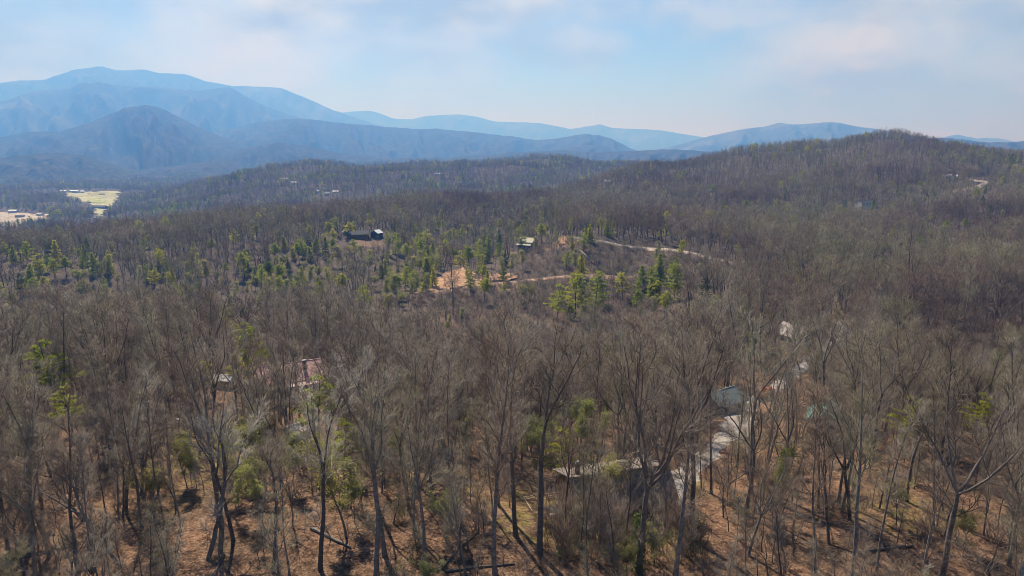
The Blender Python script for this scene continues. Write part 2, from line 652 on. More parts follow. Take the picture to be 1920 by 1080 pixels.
# ------------------------------------------------------------------ ground sheet
def build_ground():
    azs = np.concatenate([np.linspace(-180, -48, 45)[:-1], np.linspace(-48, 48, 400), np.linspace(48, 180, 45)[1:-1]])
    azs = np.radians(azs)
    rs = np.concatenate([[3.0], np.exp(np.arange(math.log(8), math.log(60), 0.06)), np.exp(np.arange(math.log(60), math.log(5200), 0.0145)), np.exp(np.linspace(math.log(5300), math.log(26000), 30))])
    nA, nR = len(azs), len(rs)
    Rr, Aa = np.meshgrid(rs, azs, indexing='ij')
    X = Rr * np.sin(Aa)
    Y = Rr * np.cos(Aa)
    Z = ground_z(X, Y)
    V = np.stack([X, Y, Z], -1).reshape(-1, 3)
    V = np.vstack([V, [[0, 0, gz(0.01, 0.01)]]])
    i = np.arange(nR - 1)[:, None] * nA
    j = np.arange(nA)[None]
    jn = (j + 1) % nA
    F4 = np.stack([i + j, i + jn, i + nA + jn, i + nA + j], -1).reshape(-1, 4)[:, ::-1]
    c = len(V) - 1
    F3 = np.stack([np.full(nA, c), np.arange(nA), (np.arange(nA) + 1) % nA], 1)[:, ::-1]
    me = fast_mesh('ground', V, F3, F4, [ground_material()], smooth_sh=True)
    d = np.hypot(V[:, 0], V[:, 1])
    cover = np.zeros((len(V), 4), np.float32)
    cover[:, 3] = 1
    for (px, py, rad, amt) in GRASS:
        x, y, z, dd = hit(px, py)
        q = np.hypot(V[:, 0] - x, V[:, 1] - y)
        cover[:, 0] = np.maximum(cover[:, 0], amt * (1 - smooth(rad * 0.5, rad, q)))
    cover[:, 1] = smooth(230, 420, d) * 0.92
    for (px, py, rad, amt) in SOIL:
        x, y, z, dd = hit(px, py)
        q = np.hypot(V[:, 0] - x, V[:, 1] - y)
        cover[:, 2] = np.maximum(cover[:, 2], amt * (1 - smooth(rad * 0.4, rad, q)))
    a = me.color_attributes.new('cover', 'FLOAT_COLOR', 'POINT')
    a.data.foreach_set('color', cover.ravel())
    o = link('ground', me)
    tag(o, kind='structure')
    return o


GRASS = [(1040, 965, 11, 0.75), (990, 950, 9, 0.60), (1262, 905, 8, 0.68), (1220, 1000, 9, 0.60), (1180, 1000, 10, 0.52), (430, 860, 14, 0.60), (340, 860, 12, 0.45),
         (1470, 830, 12, 0.45), (1490, 780, 10, 0.38), (830, 900, 9, 0.38), (1690, 960, 9, 0.45), (420, 800, 14, 0.45), (300, 930, 9, 0.30)]
SOIL = [(1058, 455, 16, 0.9), (690, 455, 18, 0.35), (980, 470, 16, 0.5), (1450, 760, 9, 0.5), (830, 535, 26, 0.7), (1100, 515, 10, 0.5), (950, 535, 14, 0.6)]
build_ground()

# ------------------------------------------------------------------ mountains
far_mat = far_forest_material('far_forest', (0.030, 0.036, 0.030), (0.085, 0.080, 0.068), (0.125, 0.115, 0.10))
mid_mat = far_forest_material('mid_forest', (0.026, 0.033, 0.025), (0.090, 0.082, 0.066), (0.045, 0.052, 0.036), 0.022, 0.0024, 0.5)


def mountain(name, pts, d, wf, wb, mat, base=-105.0, seed=0, rough=1.0, n_az=420, nf=70, lam=0.075):
    pts = [(float(a), float(b)) for a, b in pts]
    pa = np.array([math.atan2(ray_dir(a, b)[0], ray_dir(a, b)[1]) for a, b in pts])
    pz = np.array([z_at(a, b, d) for a, b in pts])
    ext = 0.14
    pa = np.concatenate([[pa[0] - ext], pa, [pa[-1] + ext]])
    pz = np.concatenate([[base], pz, [base]])
    az = np.linspace(pa[0], pa[-1], n_az)
    crest = np.interp(az, pa, pz)
    k = np.ones(3) / 3
    crest = np.convolve(np.pad(crest, 1, mode='edge'), k, 'valid')
    crest = crest + fbm(az * d / 260.0 + seed, az * 0 + 3.3 + seed, 5, 0.65) * d * 0.0011 * rough
    tf = np.linspace(0, 1, nf)
    tb = np.linspace(0, 1, 14)[1:]
    rows = []
    for t in tf:
        r = d - wf * (1 - t)
        rows.append((r, t, 0))
    for t in tb:
        rows.append((d + wb * t, 1 - t, 1))
    r = np.array([q[0] for q in rows])[:, None]
    s = np.array([q[1] for q in rows])[:, None]
    bk = np.array([q[2] for q in rows])[:, None]
    L = d * lam
    u = az[None] * d / L
    # spurs run down from the crest: noise stretched down the slope
    w = fbm(u * 0.8 + seed * 3.1 + 0.5 * fbm(u * 0.5 + 9, (1 - s) * 2.0 + seed, 2), (1 - s) * 0.9 + seed, 4, 0.55)
    rid = 1 - np.abs(fbm(u * 1.5 + seed * 1.7 + 0.35 * fbm(u * 1.1, (1 - s) * 3 + 2, 2), (1 - s) * 0.8 + seed * 2.0, 3, 0.55)) * 2.2
    prof = np.where(bk > 0, s, s ** 1.25)
    z = base + (crest[None] - base) * prof
    amp = (crest[None] - base) * np.where(bk > 0, 0, 1) * np.clip(4 * s * (1 - s), 0, 1) ** 0.8
    z = z + amp * (0.27 * w + 0.33 * (rid - 0.55)) * rough
    z = z + fbm(u * 9, r / L * 9 + seed, 3) * 0.035 * (crest[None] - base) * np.where(bk > 0, 0, 1) * (1 - s ** 6) * s
    X = r * np.sin(az)[None]
    Y = r * np.cos(az)[None]
    Z = np.maximum(z, base - 5)
    V = np.stack([X, Y, Z], -1).reshape(-1, 3)
    nR, nA = len(rows), len(az)
    i = np.arange(nR - 1)[:, None] * nA
    j = np.arange(nA - 1)[None]
    F4 = np.stack([i + j, i + j + 1, i + nA + j + 1, i + nA + j], -1).reshape(-1, 4)
    me = fast_mesh(name, V, None, F4, [mat], smooth_sh=True)
    o = link(name, me)
    tag(o, kind='structure')
    return o


mountain('mountain', [(500, 232), (560, 222), (600, 214), (650, 210), (690, 207), (715, 213), (735, 222), (770, 224), (800, 217), (860, 214), (890, 218), (930, 228), (1010, 230),
                      (1070, 242), (1100, 237), (1125, 233), (1150, 240), (1240, 244), (1290, 253), (1330, 259), (1420, 266), (1500, 275)], 20000, 4500, 3000, far_mat, seed=1, rough=0.5)
mountain('mountain', [(1700, 270), (1760, 259), (1795, 252), (1830, 260), (1870, 259), (1900, 265), (1960, 262), (2100, 270)], 17000, 4000, 3000, far_mat, seed=2, rough=0.7)
mountain('mountain', [(-260, 190), (-100, 165), (0, 155), (40, 151), (80, 150), (110, 141), (140, 131), (165, 128), (195, 126), (225, 132), (245, 131), (265, 129), (300, 137), (350, 139),
                      (385, 153), (440, 161), (500, 163), (525, 164), (570, 182), (620, 205), (660, 218), (720, 238), (800, 262)], 15000, 4200, 3000, far_mat, seed=3, rough=0.8)
mountain('mountain', [(-260, 250), (-100, 215), (0, 190), (60, 172), (100, 166), (150, 160), (190, 157), (240, 161), (300, 163), (330, 168), (390, 168), (415, 165), (432, 164), (450, 174), (490, 196),
                      (540, 215), (600, 228), (700, 250), (800, 278)], 11500, 3600, 2500, far_mat, seed=4, rough=1.0)
mountain('mountain', [(1180, 292), (1270, 272), (1330, 255), (1380, 244), (1430, 238), (1460, 230), (1490, 233), (1520, 232), (1545, 229), (1570, 230), (1600, 236), (1640, 241), (1700, 252), (1760, 264), (1850, 285)],
         12000, 4000, 2500, far_mat, seed=5, rough=0.7)
mountain('mountain', [(400, 250), (470, 232), (520, 224), (560, 222), (600, 226), (640, 230), (700, 235), (730, 238), (790, 242), (820, 241), (870, 246), (920, 252), (960, 255), (1010, 263), (1060, 257), (1085, 252),
                      (1100, 251), (1125, 253), (1150, 262), (1180, 277), (1230, 292)], 8800, 3000, 2000, mid_mat, seed=6, rough=1.0)
mountain('mountain', [(-300, 300), (-100, 275), (0, 258), (60, 247), (110, 247), (170, 229), (220, 208), (255, 199), (275, 196), (300, 201), (330, 217), (380, 243), (430, 261), (480, 272), (560, 292), (640, 305)],
         7200, 2700, 1700, mid_mat, seed=7, rough=1.0)
mountain('mountain', [(1690, 264), (1780, 258), (1850, 267), (1920, 265), (2000, 262), (2200, 275)], 6500, 2000, 1500, mid_mat, seed=8)
mountain('hill', [(400, 300), (430, 285), (470, 275), (527, 267), (580, 275), (640, 288), (720, 296), (820, 296), (900, 292), (960, 285), (1050, 283), (1120, 286), (1180, 283), (1250, 280), (1330, 283), (1400, 290)],
         5600, 1700, 1300, mid_mat, seed=9, rough=1.2)
mountain('hill', [(-300, 305), (-100, 300), (0, 296), (60, 288), (110, 284), (150, 290), (200, 305), (260, 318), (320, 312), (390, 303), (430, 306), (480, 318), (560, 330)],
         4700, 1500, 1200, mid_mat, seed=10, rough=1.3)
mountain('hill', [(1780, 296), (1830, 284), (1863, 275), (1900, 283), (1960, 292), (2200, 300)], 3300, 900, 800, mid_mat, seed=12)

exec_marker = None

# ------------------------------------------------------------------ tree makers
class Tubes:
    """branches grouped by (points, sides) and turned into tapered tubes at once"""
    def __init__(self):
        self.g = {}

    def add(self, pts, rad, sides, tip):
        self.g.setdefault((len(pts), sides, tip), []).append((pts, rad))

    def arrays(self):
        Vs, T, Q = [], [], []
        off = 0
        for (n, s, tip), items in self.g.items():
            P = np.array([i[0] for i in items], float)            # B n 3
            Rd = np.array([i[1] for i in items], float)           # B n
            B = len(P)
            t = np.gradient(P, axis=1)
            t /= np.maximum(np.linalg.norm(t, axis=2, keepdims=True), 1e-9)
            ref = np.where(np.abs(t[:, :1, 2:3]) > 0.85, np.array([1.0, 0, 0]), np.array([0, 0, 1.0]))
            a = np.cross(t, ref)
            a /= np.maximum(np.linalg.norm(a, axis=2, keepdims=True), 1e-9)
            b = np.cross(t, a)
            th = np.arange(s) * 2 * np.pi / s
            m = n - 1 if tip else n
            ring = P[:, :m, None] + Rd[:, :m, None, None] * (a[:, :m, None] * np.cos(th)[None, None, :, None] + b[:, :m, None] * np.sin(th)[None, None, :, None])
            ring = ring.reshape(B, m * s, 3)
            per = m * s
            if tip:
                ring = np.concatenate([ring, P[:, -1:]], 1)
                per += 1
            Vs.append(ring.reshape(-1, 3))
            base = off + np.arange(B)[:, None, None] * per
            k = np.arange(s)
            kn = (k + 1) % s
            if m > 1:
                i = (np.arange(m - 1) * s)[None, :, None]
                q = np.stack([base + i + k, base + i + kn, base + i + s + kn, base + i + s + k], -1)
                Q.append(q.reshape(-1, 4)[:, ::-1])
            if tip:
                tr = np.stack([base[:, 0] + (m - 1) * s + k, base[:, 0] + (m - 1) * s + kn, np.broadcast_to(base[:, 0] + m * s, (B, s))], -1)
                T.append(tr.reshape(-1, 3)[:, ::-1])
            off += B * per
        V = np.concatenate(Vs) if Vs else np.zeros((0, 3))
        T = np.concatenate(T) if T else np.zeros((0, 3), int)
        Q = np.concatenate(Q) if Q else np.zeros((0, 4), int)
        return V, T, Q

    def mesh(self, name, mat):
        V, T, Q = self.arrays()
        return fast_mesh(name, V, T, Q, [mat], smooth_sh=True)


def unit(v):
    return v / max(np.linalg.norm(v), 1e-9)


def side_dir(d, ang, az):
    ref = np.array([0, 0, 1.0]) if abs(d[2]) < 0.9 else np.array([1.0, 0, 0])
    a = unit(np.cross(d, ref))
    b = np.cross(d, a)
    return unit(d * math.cos(ang) + (a * math.cos(az) + b * math.sin(az)) * math.sin(ang))


def path(rng, p, d, L, n, wob, up):
    pts = [p]
    d = d.copy()
    for i in range(n):
        d = unit(d + rng.normal(0, wob, 3) + np.array([0, 0, up]))
        p = p + d * (L / n)
        pts.append(p)
    return np.array(pts), d


def at(pts, t):
    f = t * (len(pts) - 1)
    i = min(int(f), len(pts) - 2)
    u = f - i
    return pts[i] * (1 - u) + pts[i + 1] * u, unit(pts[i + 1] - pts[i])


def bare_tree(seed, H, form, lod=0):
    """form: straight / forked / spreading / slim / crooked.  Returns (trunk tubes, crown tubes, twig tips)."""
    rng = np.random.RandomState(seed)
    TR, CR, tips = Tubes(), Tubes(), []
    r0 = H * {'straight': 0.0118, 'forked': 0.0128, 'spreading': 0.0145, 'slim': 0.0075, 'crooked': 0.0145, 'fan': 0.0140}[form] * (1 + 0.15 * lod)
    lean = rng.normal(0, 0.03, 3) * np.array([1, 1, 0])
    if form == 'crooked':
        lean = lean + np.array([rng.choice([-1, 1]) * 0.17, rng.normal(0, 0.08), 0])
    d0 = unit(np.array([0, 0, 1.0]) + lean)
    wob = {'crooked': 0.11, 'slim': 0.035}.get(form, 0.045)
    leaders = []
    fork = {'straight': 0.80, 'forked': rng.uniform(0.45, 0.6), 'spreading': rng.uniform(0.38, 0.48), 'slim': 0.88, 'crooked': 0.5, 'fan': 0.42}[form]
    nT = [9, 6, 4][lod]
    pts, d = path(rng, np.array([0, 0, -0.6]), d0, H * fork + 0.6, nT, wob, 0.02)
    rad = np.linspace(r0, r0 * (0.62 if fork < 0.6 else 0.32), nT + 1)
    rad[0] *= 1.35
    TR.add(pts, rad, [8, 5, 3][lod], False)
    t_start = {'straight': 0.50, 'slim': 0.48, 'forked': 0.75, 'spreading': 0.75, 'crooked': 0.6, 'fan': 0.8}[form]
    limbs = []                                     # (point, dir, length, radius)
    n_l = {0: 12, 1: 10, 2: 8}[lod]
    if form in ('straight', 'slim'):
        leaders.append((pts, rad, t_start, n_l + 1))
        e, ed = pts[-1], d
        lp, ld = path(rng, e, ed, H * (1 - fork), 4, 0.10, 0.05)
        TR.add(lp, np.linspace(rad[-1], 0.025, 5), [6, 4, 3][lod], False)
        leaders.append((lp, np.linspace(rad[-1], 0.025, 5), 0.0, 5))
    else:
        k = {'forked': 2 + (rng.rand() < 0.4), 'spreading': 4, 'crooked': 3, 'fan': 6}[form]
        a0 = rng.uniform(0, 6.28)
        for q in range(int(k)):
            ang = {'forked': rng.uniform(0.25, 0.42), 'spreading': rng.uniform(0.5, 0.85), 'crooked': rng.uniform(0.4, 0.9), 'fan': rng.uniform(0.2, 0.55)}[form]
            ld = side_dir(d, ang, a0 + q * 6.28 / k + rng.normal(0, 0.3))
            LL = H * (1 - fork) * rng.uniform(0.85, 1.08)
            lp, _ = path(rng, pts[-1], ld, LL, [7, 5, 3][lod], 0.09 if form != 'crooked' else 0.16, 0.045)
            lr = np.linspace(rad[-1] * 0.78, 0.03, len(lp))
            TR.add(lp, lr, [6, 4, 3][lod], False)
            leaders.append((lp, lr, 0.15, max(4, int(n_l * 1.25 / k))))
        if form in ('forked', 'spreading'):
            for q in range(3):
                p, dd = at(pts, rng.uniform(0.72, 0.97))
                limbs.append((p, side_dir(dd, rng.uniform(0.7, 1.2), rng.uniform(0, 6.28)), H * rng.uniform(0.14, 0.24), rad[-1] * 0.3))
    # a few small low branches
    for q in range([4, 2, 0][lod]):
        p, dd = at(pts, rng.uniform(0.35, 0.7))
        limbs.append((p, side_dir(dd, rng.uniform(0.8, 1.4), rng.uniform(0, 6.28)), H * rng.uniform(0.05, 0.13), r0 * 0.16))
    wide = {'straight': 0.18, 'slim': 0.125, 'forked': 0.17, 'spreading': 0.24, 'crooked': 0.20, 'fan': 0.17}[form]
    for lp, lr, ts, n in leaders:
        az = rng.uniform(0, 6.28)
        for q in range(n):
            t = ts + (1 - ts) * ((q + rng.uniform(0.1, 0.9)) / n)
            az += 2.4 + rng.normal(0, 0.35)
            p, dd = at(lp, min(t, 0.995))
            rr = np.interp(t, np.linspace(0, 1, len(lr)), lr)
            ang = rng.uniform(0.6, 1.0) * (1.05 - 0.35 * t)
            LL = H * wide * rng.uniform(0.75, 1.2) * (1.15 - 0.55 * t)
            limbs.append((p, side_dir(dd, ang, az), LL, max(0.035, rr * 0.42)))
    s1 = [5, 4, 3][lod]
    wm = [1.0, 1.9, 3.2][lod]
    for p, dd, LL, rr in limbs:
        n1 = [5, 3, 2][lod]
        lp, _ = path(rng, p, dd, LL, n1, 0.10, 0.085)
        lr = np.linspace(rr, 0.018 * wm, n1 + 1)
        CR.add(lp, lr, s1, False)
        n2 = max(3, int([7.5, 6, 5][lod] * min(1.3, LL / (H * 0.17))))
        az = rng.uniform(0, 6.28)
        for q in range(n2):
            t = 0.18 + 0.82 * (q + rng.uniform(0.2, 0.95)) / n2
            az += 2.4 + rng.normal(0, 0.4)
            p2, d2 = at(lp, min(t, 0.995))
            L2 = LL * rng.uniform(0.38, 0.62) * (1.2 - 0.5 * t)
            l2, _ = path(rng, p2, side_dir(d2, rng.uniform(0.45, 0.85), az), L2, [3, 2, 2][lod], 0.13, 0.07)
            CR.add(l2, np.linspace(0.034 * wm ** 0.8, 0.014 * wm, len(l2)), 3, lod == 2)
            if lod == 2:
                for w in range(4):
                    p3, d3 = at(l2, rng.uniform(0.2, 1.0))
                    l3, _ = path(rng, p3, side_dir(d3, rng.uniform(0.35, 0.8), rng.uniform(0, 6.28)), L2 * rng.uniform(0.5, 0.9), 1, 0.05, 0.15)
                    CR.add(l3, np.array([0.032, 0.0]) * 1.15, 3, True)
                    tips.append(l3[-1])
                continue
            n3 = [8, 6][lod]
            a3 = rng.uniform(0, 6.28)
            for w in range(n3):
                t3 = 0.15 + 0.85 * (w + rng.uniform(0.2, 0.95)) / n3
                a3 += 2.4
                p3, d3 = at(l2, min(t3, 0.995))
                L3 = max(0.45, L2 * rng.uniform(0.32, 0.6))
                d3 = side_dir(d3, rng.uniform(0.4, 0.8), a3)
                l3, e3 = path(rng, p3, d3, L3, 2, 0.16, 0.07)
                if lod == 0:
                    CR.add(l3, [0.0155, 0.012, 0.006], 3, True)
                else:
                    CR.add(l3[[0, 2]], [0.024, 0.0], 3, True)
                tips.append(l3[-1])
                for v in range([3, 1][lod]):
                    p4, d4 = at(l3, rng.uniform(0.2, 1.0))
                    L4 = rng.uniform(0.30, 0.75) * (1 + 0.5 * lod)
                    d4 = unit(side_dir(d4, rng.uniform(0.35, 0.8), rng.uniform(0, 6.28)) + np.array([0, 0, 0.05]))
                    CR.add(np.array([p4, p4 + d4 * L4]), [0.0095 * (1 + 1.1 * lod), 0.0], 3, True)
    return TR, CR, tips


def leaf_mesh(name, rng, tips, n, size, mat, spread=0.35):
    """loose leaf-sized triangles round the twig tips"""
    tips = np.array(tips)
    c = tips[rng.randint(0, len(tips), n)] + rng.normal(0, spread, (n, 3))
    a = rng.normal(0, 1, (n, 3))
    a /= np.linalg.norm(a, axis=1, keepdims=True)
    b = np.cross(a, rng.normal(0, 1, (n, 3)))
    b /= np.linalg.norm(b, axis=1, keepdims=True)
    s = size * rng.uniform(0.6, 1.3, (n, 1))
    V = np.stack([c - a * s * 0.5, c + a * s * 0.5 + b * s * 0.25, c + b * s * 0.9], 1).reshape(-1, 3)
    F = np.arange(3 * n).reshape(-1, 3)
    return fast_mesh(name, V, F, None, [mat])


def pine_tree(seed, H, form, lod=0):
    """form: layered (white pine) / conical / round.  Returns (trunk tubes, needle arrays)."""
    rng = np.random.RandomState(seed)
    TR = Tubes()
    pts, _ = path(rng, np.array([0, 0, -0.6]), unit(np.array([rng.normal(0, 0.03), rng.normal(0, 0.03), 1.0])), H + 0.4, 10 if lod == 0 else 4, 0.018, 0.02)
    r0 = H * 0.013
    TR.add(pts, np.linspace(r0, 0.03, len(pts)), 7 if lod == 0 else 3, False)
    lo = {'layered': 0.30, 'conical': 0.12, 'round': 0.52, 'open': 0.36}[form]
    P, D, S = [], [], []
    nw = {'layered': 13, 'conical': 20, 'round': 10, 'open': 10}[form]
    if lod:
        nw = int(nw * 0.7)
    for w in range(nw):
        t = lo + (0.985 - lo) * (w + rng.uniform(-0.2, 0.2)) / (nw - 1) if nw > 1 else lo
        t = min(max(t, lo * 0.9), 0.985)
        u = (t - lo) / (1 - lo)
        if form == 'layered':
            Lw = H * 0.23 * (1.0 - u) ** 0.62 * (0.55 + 0.45 * smooth(0, 0.18, u)) + 0.5
        elif form == 'open':
            Lw = H * 0.24 * (1.0 - u) ** 0.6 + 0.5
        elif form == 'conical':
            Lw = H * 0.20 * (1.0 - u) ** 0.9 + 0.35
        else:
            Lw = H * 0.22 * math.sqrt(max(0.02, 1 - (2 * u - 0.75) ** 2 / 1.6)) * (1 - 0.35 * u)
        nb = {'layered': 5, 'conical': 6, 'round': 6, 'open': 4}[form]
        a0 = rng.uniform(0, 6.28)
        for k in range(nb):
            if rng.rand() < (0.22 if form in ('layered', 'open') else 0.08):
                continue
            LL = Lw * rng.uniform(0.6, 1.2)
            p, d = at(pts, t)
            ele = {'layered': rng.normal(0.14, 0.12), 'open': rng.normal(0.1, 0.15), 'conical': rng.normal(-0.12 + 0.5 * u, 0.1), 'round': rng.normal(0.2 + 0.5 * u, 0.2)}[form]
            az = a0 + k * 6.28 / nb + rng.normal(0, 0.25)
            dd = np.array([math.cos(az) * math.cos(ele), math.sin(az) * math.cos(ele), math.sin(ele)])
            lp, _ = path(rng, p, dd, LL, 3, 0.05, 0.05 if form != 'conical' else -0.02)
            TR.add(lp, np.linspace(0.05, 0.015, 4), 3, True)
            nt_ = max(2, int(LL * (3.6 if lod == 0 else 1.5)))
            for q in range(nt_):
                s = 0.28 + 0.72 * (q + rng.uniform(0.2, 0.9)) / nt_
                c, cd = at(lp, min(s, 0.99))
                lat = side_dir(cd, 1.2, 0.0)
                c = c + np.array([rng.normal(0, 0.16 * LL * s), rng.normal(0, 0.16 * LL * s), rng.normal(0.05, 0.08)])
                P.append(c)
                D.append(unit(cd + np.array([0, 0, 0.55])))
                S.append(rng.uniform(0.75, 1.25))
    P, D, S = np.array(P), np.array(D), np.array(S)
    nb = 16 if lod == 0 else 9
    n = len(P)
    v = rng.normal(0, 1, (n, nb, 3)) + D[:, None] * 0.9
    v[..., 2] += 0.15
    v /= np.linalg.norm(v, axis=2, keepdims=True)
    ln = (0.52 if lod == 0 else 0.95) * S[:, None, None] * rng.uniform(0.7, 1.2, (n, nb, 1))
    wdt = (0.085 if lod == 0 else 0.17)
    if form == 'conical':
        ln = ln * 0.8
    side = np.cross(v, rng.normal(0, 1, (n, nb, 3)))
    side /= np.linalg.norm(side, axis=2, keepdims=True)
    c = P[:, None] + v * 0.05 + rng.normal(0, 0.10, (n, nb, 3))
    V = np.stack([c - side * wdt, c + side * wdt, c + v * ln], 2).reshape(-1, 3)
    F = np.arange(len(V)).reshape(-1, 3)
    return TR, V, F


def bush_mesh(seed, H, n_st, leafy):
    rng = np.random.RandomState(seed)
    T = Tubes()
    tips = []
    for i in range(n_st):
        a = rng.uniform(0, 6.28)
        d = unit(np.array([math.cos(a) * rng.uniform(0.1, 0.6), math.sin(a) * rng.uniform(0.1, 0.6), 1.0]))
        p = np.array([rng.normal(0, 0.35), rng.normal(0, 0.35), -0.15])
        lp, _ = path(rng, p, d, H * rng.uniform(0.6, 1.1), 3, 0.1, 0.02)
        T.add(lp, np.linspace(0.024, 0.010, 4), 3, True)
        for k in range(9):
            q, dd = at(lp, rng.uniform(0.25, 1))
            l2, _ = path(rng, q, side_dir(dd, rng.uniform(0.4, 0.9), rng.uniform(0, 6.28)), H * rng.uniform(0.18, 0.4), 2, 0.1, 0.08)
            T.add(l2, [0.013, 0.010, 0.0], 3, True)
            tips.append(l2[-1])
            for v in range(3):
                r, d3 = at(l2, rng.uniform(0.2, 1))
                e = r + side_dir(d3, rng.uniform(0.4, 0.9), rng.uniform(0, 6.28)) * H * rng.uniform(0.1, 0.2)
                T.add(np.array([r, e]), [0.010, 0.0], 3, True)
                tips.append(e)
    V, F3, F4 = T.arrays()
    m3 = np.zeros(len(F3), int)
    if leafy:
        n = int(200 * leafy)
        tp = np.array(tips)
        c = tp[rng.randint(0, len(tp), n)] + rng.normal(0, 0.15, (n, 3))
        a = rng.normal(0, 1, (n, 3))
        b = rng.normal(0, 1, (n, 3))
        LV = np.stack([c, c + a * 0.09, c + b * 0.11], 1).reshape(-1, 3)
        F3 = np.concatenate([F3, len(V) + np.arange(3 * n).reshape(-1, 3)])
        m3 = np.concatenate([m3, np.ones(n, int)])
        V = np.concatenate([V, LV])
    return fast_mesh('bush', V, F3, F4, [M['shrub'], M['shrub_leaf']], m3, np.zeros(len(F4), int), True)


def joined(name, parts):
    """parts: list of (V, T, Q, material) -> one mesh"""
    V, T, Q, m3, m4, mats = [], [], [], [], [], []
    off = 0
    for i, (v, t, q, m) in enumerate(parts):
        V.append(v)
        t = np.zeros((0, 3), int) if t is None else t
        q = np.zeros((0, 4), int) if q is None else q
        T.append(t + off)
        Q.append(q + off)
        m3.append(np.full(len(t), i))
        m4.append(np.full(len(q), i))
        mats.append(m)
        off += len(v)
    return fast_mesh(name, np.concatenate(V), np.concatenate(T), np.concatenate(Q), mats, np.concatenate(m3), np.concatenate(m4), True)


# prototypes of bare trees: form, reference height, meshes
BARE = []
for i, (form, H) in enumerate([('straight', 21), ('straight', 23), ('forked', 21), ('forked', 20), ('spreading', 19), ('slim', 20), ('slim', 18), ('fan', 20), ('crooked', 15), ('spreading', 18), ('straight', 20), ('forked', 22), ('slim', 21), ('crooked', 18), ('straight', 24)]):
    tr, crn, tips = bare_tree(100 + i, H, form)
    BARE.append(dict(form=form, H=H, trunk=tr.mesh('trunk', M['bark']), crown=crn.mesh('crown', M['twig']), tips=tips))


def proto_collection(name, objs):
    c = bpy.data.collections.new(name)
    for i, me in enumerate(objs):
        o = bpy.data.objects.new('%s_%s' % (name, chr(97 + i)), me)
        c.objects.link(o)
    return c


def joined_tree(seed, H, form, lod, bark, twig):
    tr, crn, tips = bare_tree(seed, H, form, lod)
    a, b = tr.arrays(), crn.arrays()
    return joined('bare_tree_far', [(a[0], a[1], a[2], bark), (b[0], b[1], b[2], twig)])


STUFF_MESHES = []
for i, b in enumerate(BARE):
    # the same trees as one mesh each
    tr, crn, tips = bare_tree(300 + i, b['H'], b['form'])
    a, c = tr.arrays(), crn.arrays()
    STUFF_MESHES.append(joined('bare_tree_mid', [(a[0], a[1], a[2], M['bark']), (c[0], c[1], c[2], M['twig'])]))
N0 = len(STUFF_MESHES)
LODF = ['straight', 'forked', 'spreading', 'slim', 'fan', 'straight']
LODH = [21, 21, 19, 18, 20, 22]
for i, f in enumerate(LODF):
    STUFF_MESHES.append(joined_tree(500 + i, LODH[i], f, 1, M['bark'], M['far_twig']))
N1 = len(STUFF_MESHES)
for i, f in enumerate(LODF):
    STUFF_MESHES.append(joined_tree(600 + i, LODH[i], f, 2, M['bark'], M['far_twig']))
N2 = len(STUFF_MESHES)
STUFF_H = [b['H'] for b in BARE] + LODH + LODH

PINES = []
for i, (form, H) in enumerate([('layered', 20), ('layered', 18), ('conical', 16), ('round', 18), ('open', 17), ('round', 17), ('conical', 14)]):
    tr, V, F = pine_tree(40 + i, H, form)
    PINES.append(dict(form=form, H=H, trunk=tr.mesh('trunk', M['pine_bark']), crown=fast_mesh('crown', V, F, None, [M['needles']])))
for i, (form, H) in enumerate([('conical', 17), ('layered', 18)]):
    tr, V, F = pine_tree(60 + i, H, form)
    PINES.append(dict(form='dark', H=H, trunk=tr.mesh('trunk', M['pine_bark']), crown=fast_mesh('crown', V, F, None, [M['dark_needles']])))
FAR_PINES = []
for i, (form, H) in enumerate([('layered', 19), ('conical', 17), ('round', 18), ('conical', 15)]):
    tr, V, F = pine_tree(80 + i, H, form, 1)
    a = tr.arrays()
    FAR_PINES.append(joined('evergreen_far', [(a[0], a[1], a[2], M['pine_bark']), (V, F, None, M['dark_needles'] if i in (1, 0) else M['needles'])]))

for i, (form, H) in enumerate([('slim', 15), ('straight', 16)]):
    tr, crn, tips = bare_tree(820 + i, H, form, 1)
    a, c = tr.arrays(), crn.arrays()
    rng = np.random.RandomState(i)
    lm = leaf_mesh('x', rng, tips, 900, 0.42, M['bud_leaf'], 0.4)
    lv = np.array([v.co[:] for v in lm.vertices])
    lf = np.array([p.vertices[:] for p in lm.polygons])
    FAR_PINES.append(joined('budding_far', [(a[0], a[1], a[2], M['bark']), (c[0], c[1], c[2], M['far_twig']), (lv, lf, None, M['bud_leaf'])]))

BUDS = []
for i, (form, H, n) in enumerate([('slim', 12, 1500), ('straight', 14, 1900), ('fan', 10, 1500), ('slim', 9, 1000)]):
    tr, crn, tips = bare_tree(700 + i, H, form)
    rng = np.random.RandomState(i)
    BUDS.append(dict(form=form, H=H, trunk=tr.mesh('trunk', M['bark']), crown=crn.mesh('crown', M['twig']),
                     leaves=leaf_mesh('foliage', rng, tips, int(n * 1.3), 0.24, M['bud_leaf'], 0.3)))
RUST = leaf_mesh('foliage', np.random.RandomState(9), bare_tree(703, 9, 'slim')[2], 1500, 0.26, M['rust_leaf'], 0.3)

BUSHES = [bush_mesh(900 + i, H, n, lf) for i, (H, n, lf) in enumerate([(2.6, 9, 0), (3.4, 12, 0), (2.0, 10, 1.2), (4.2, 8, 0), (2.8, 12, 2.0)])]


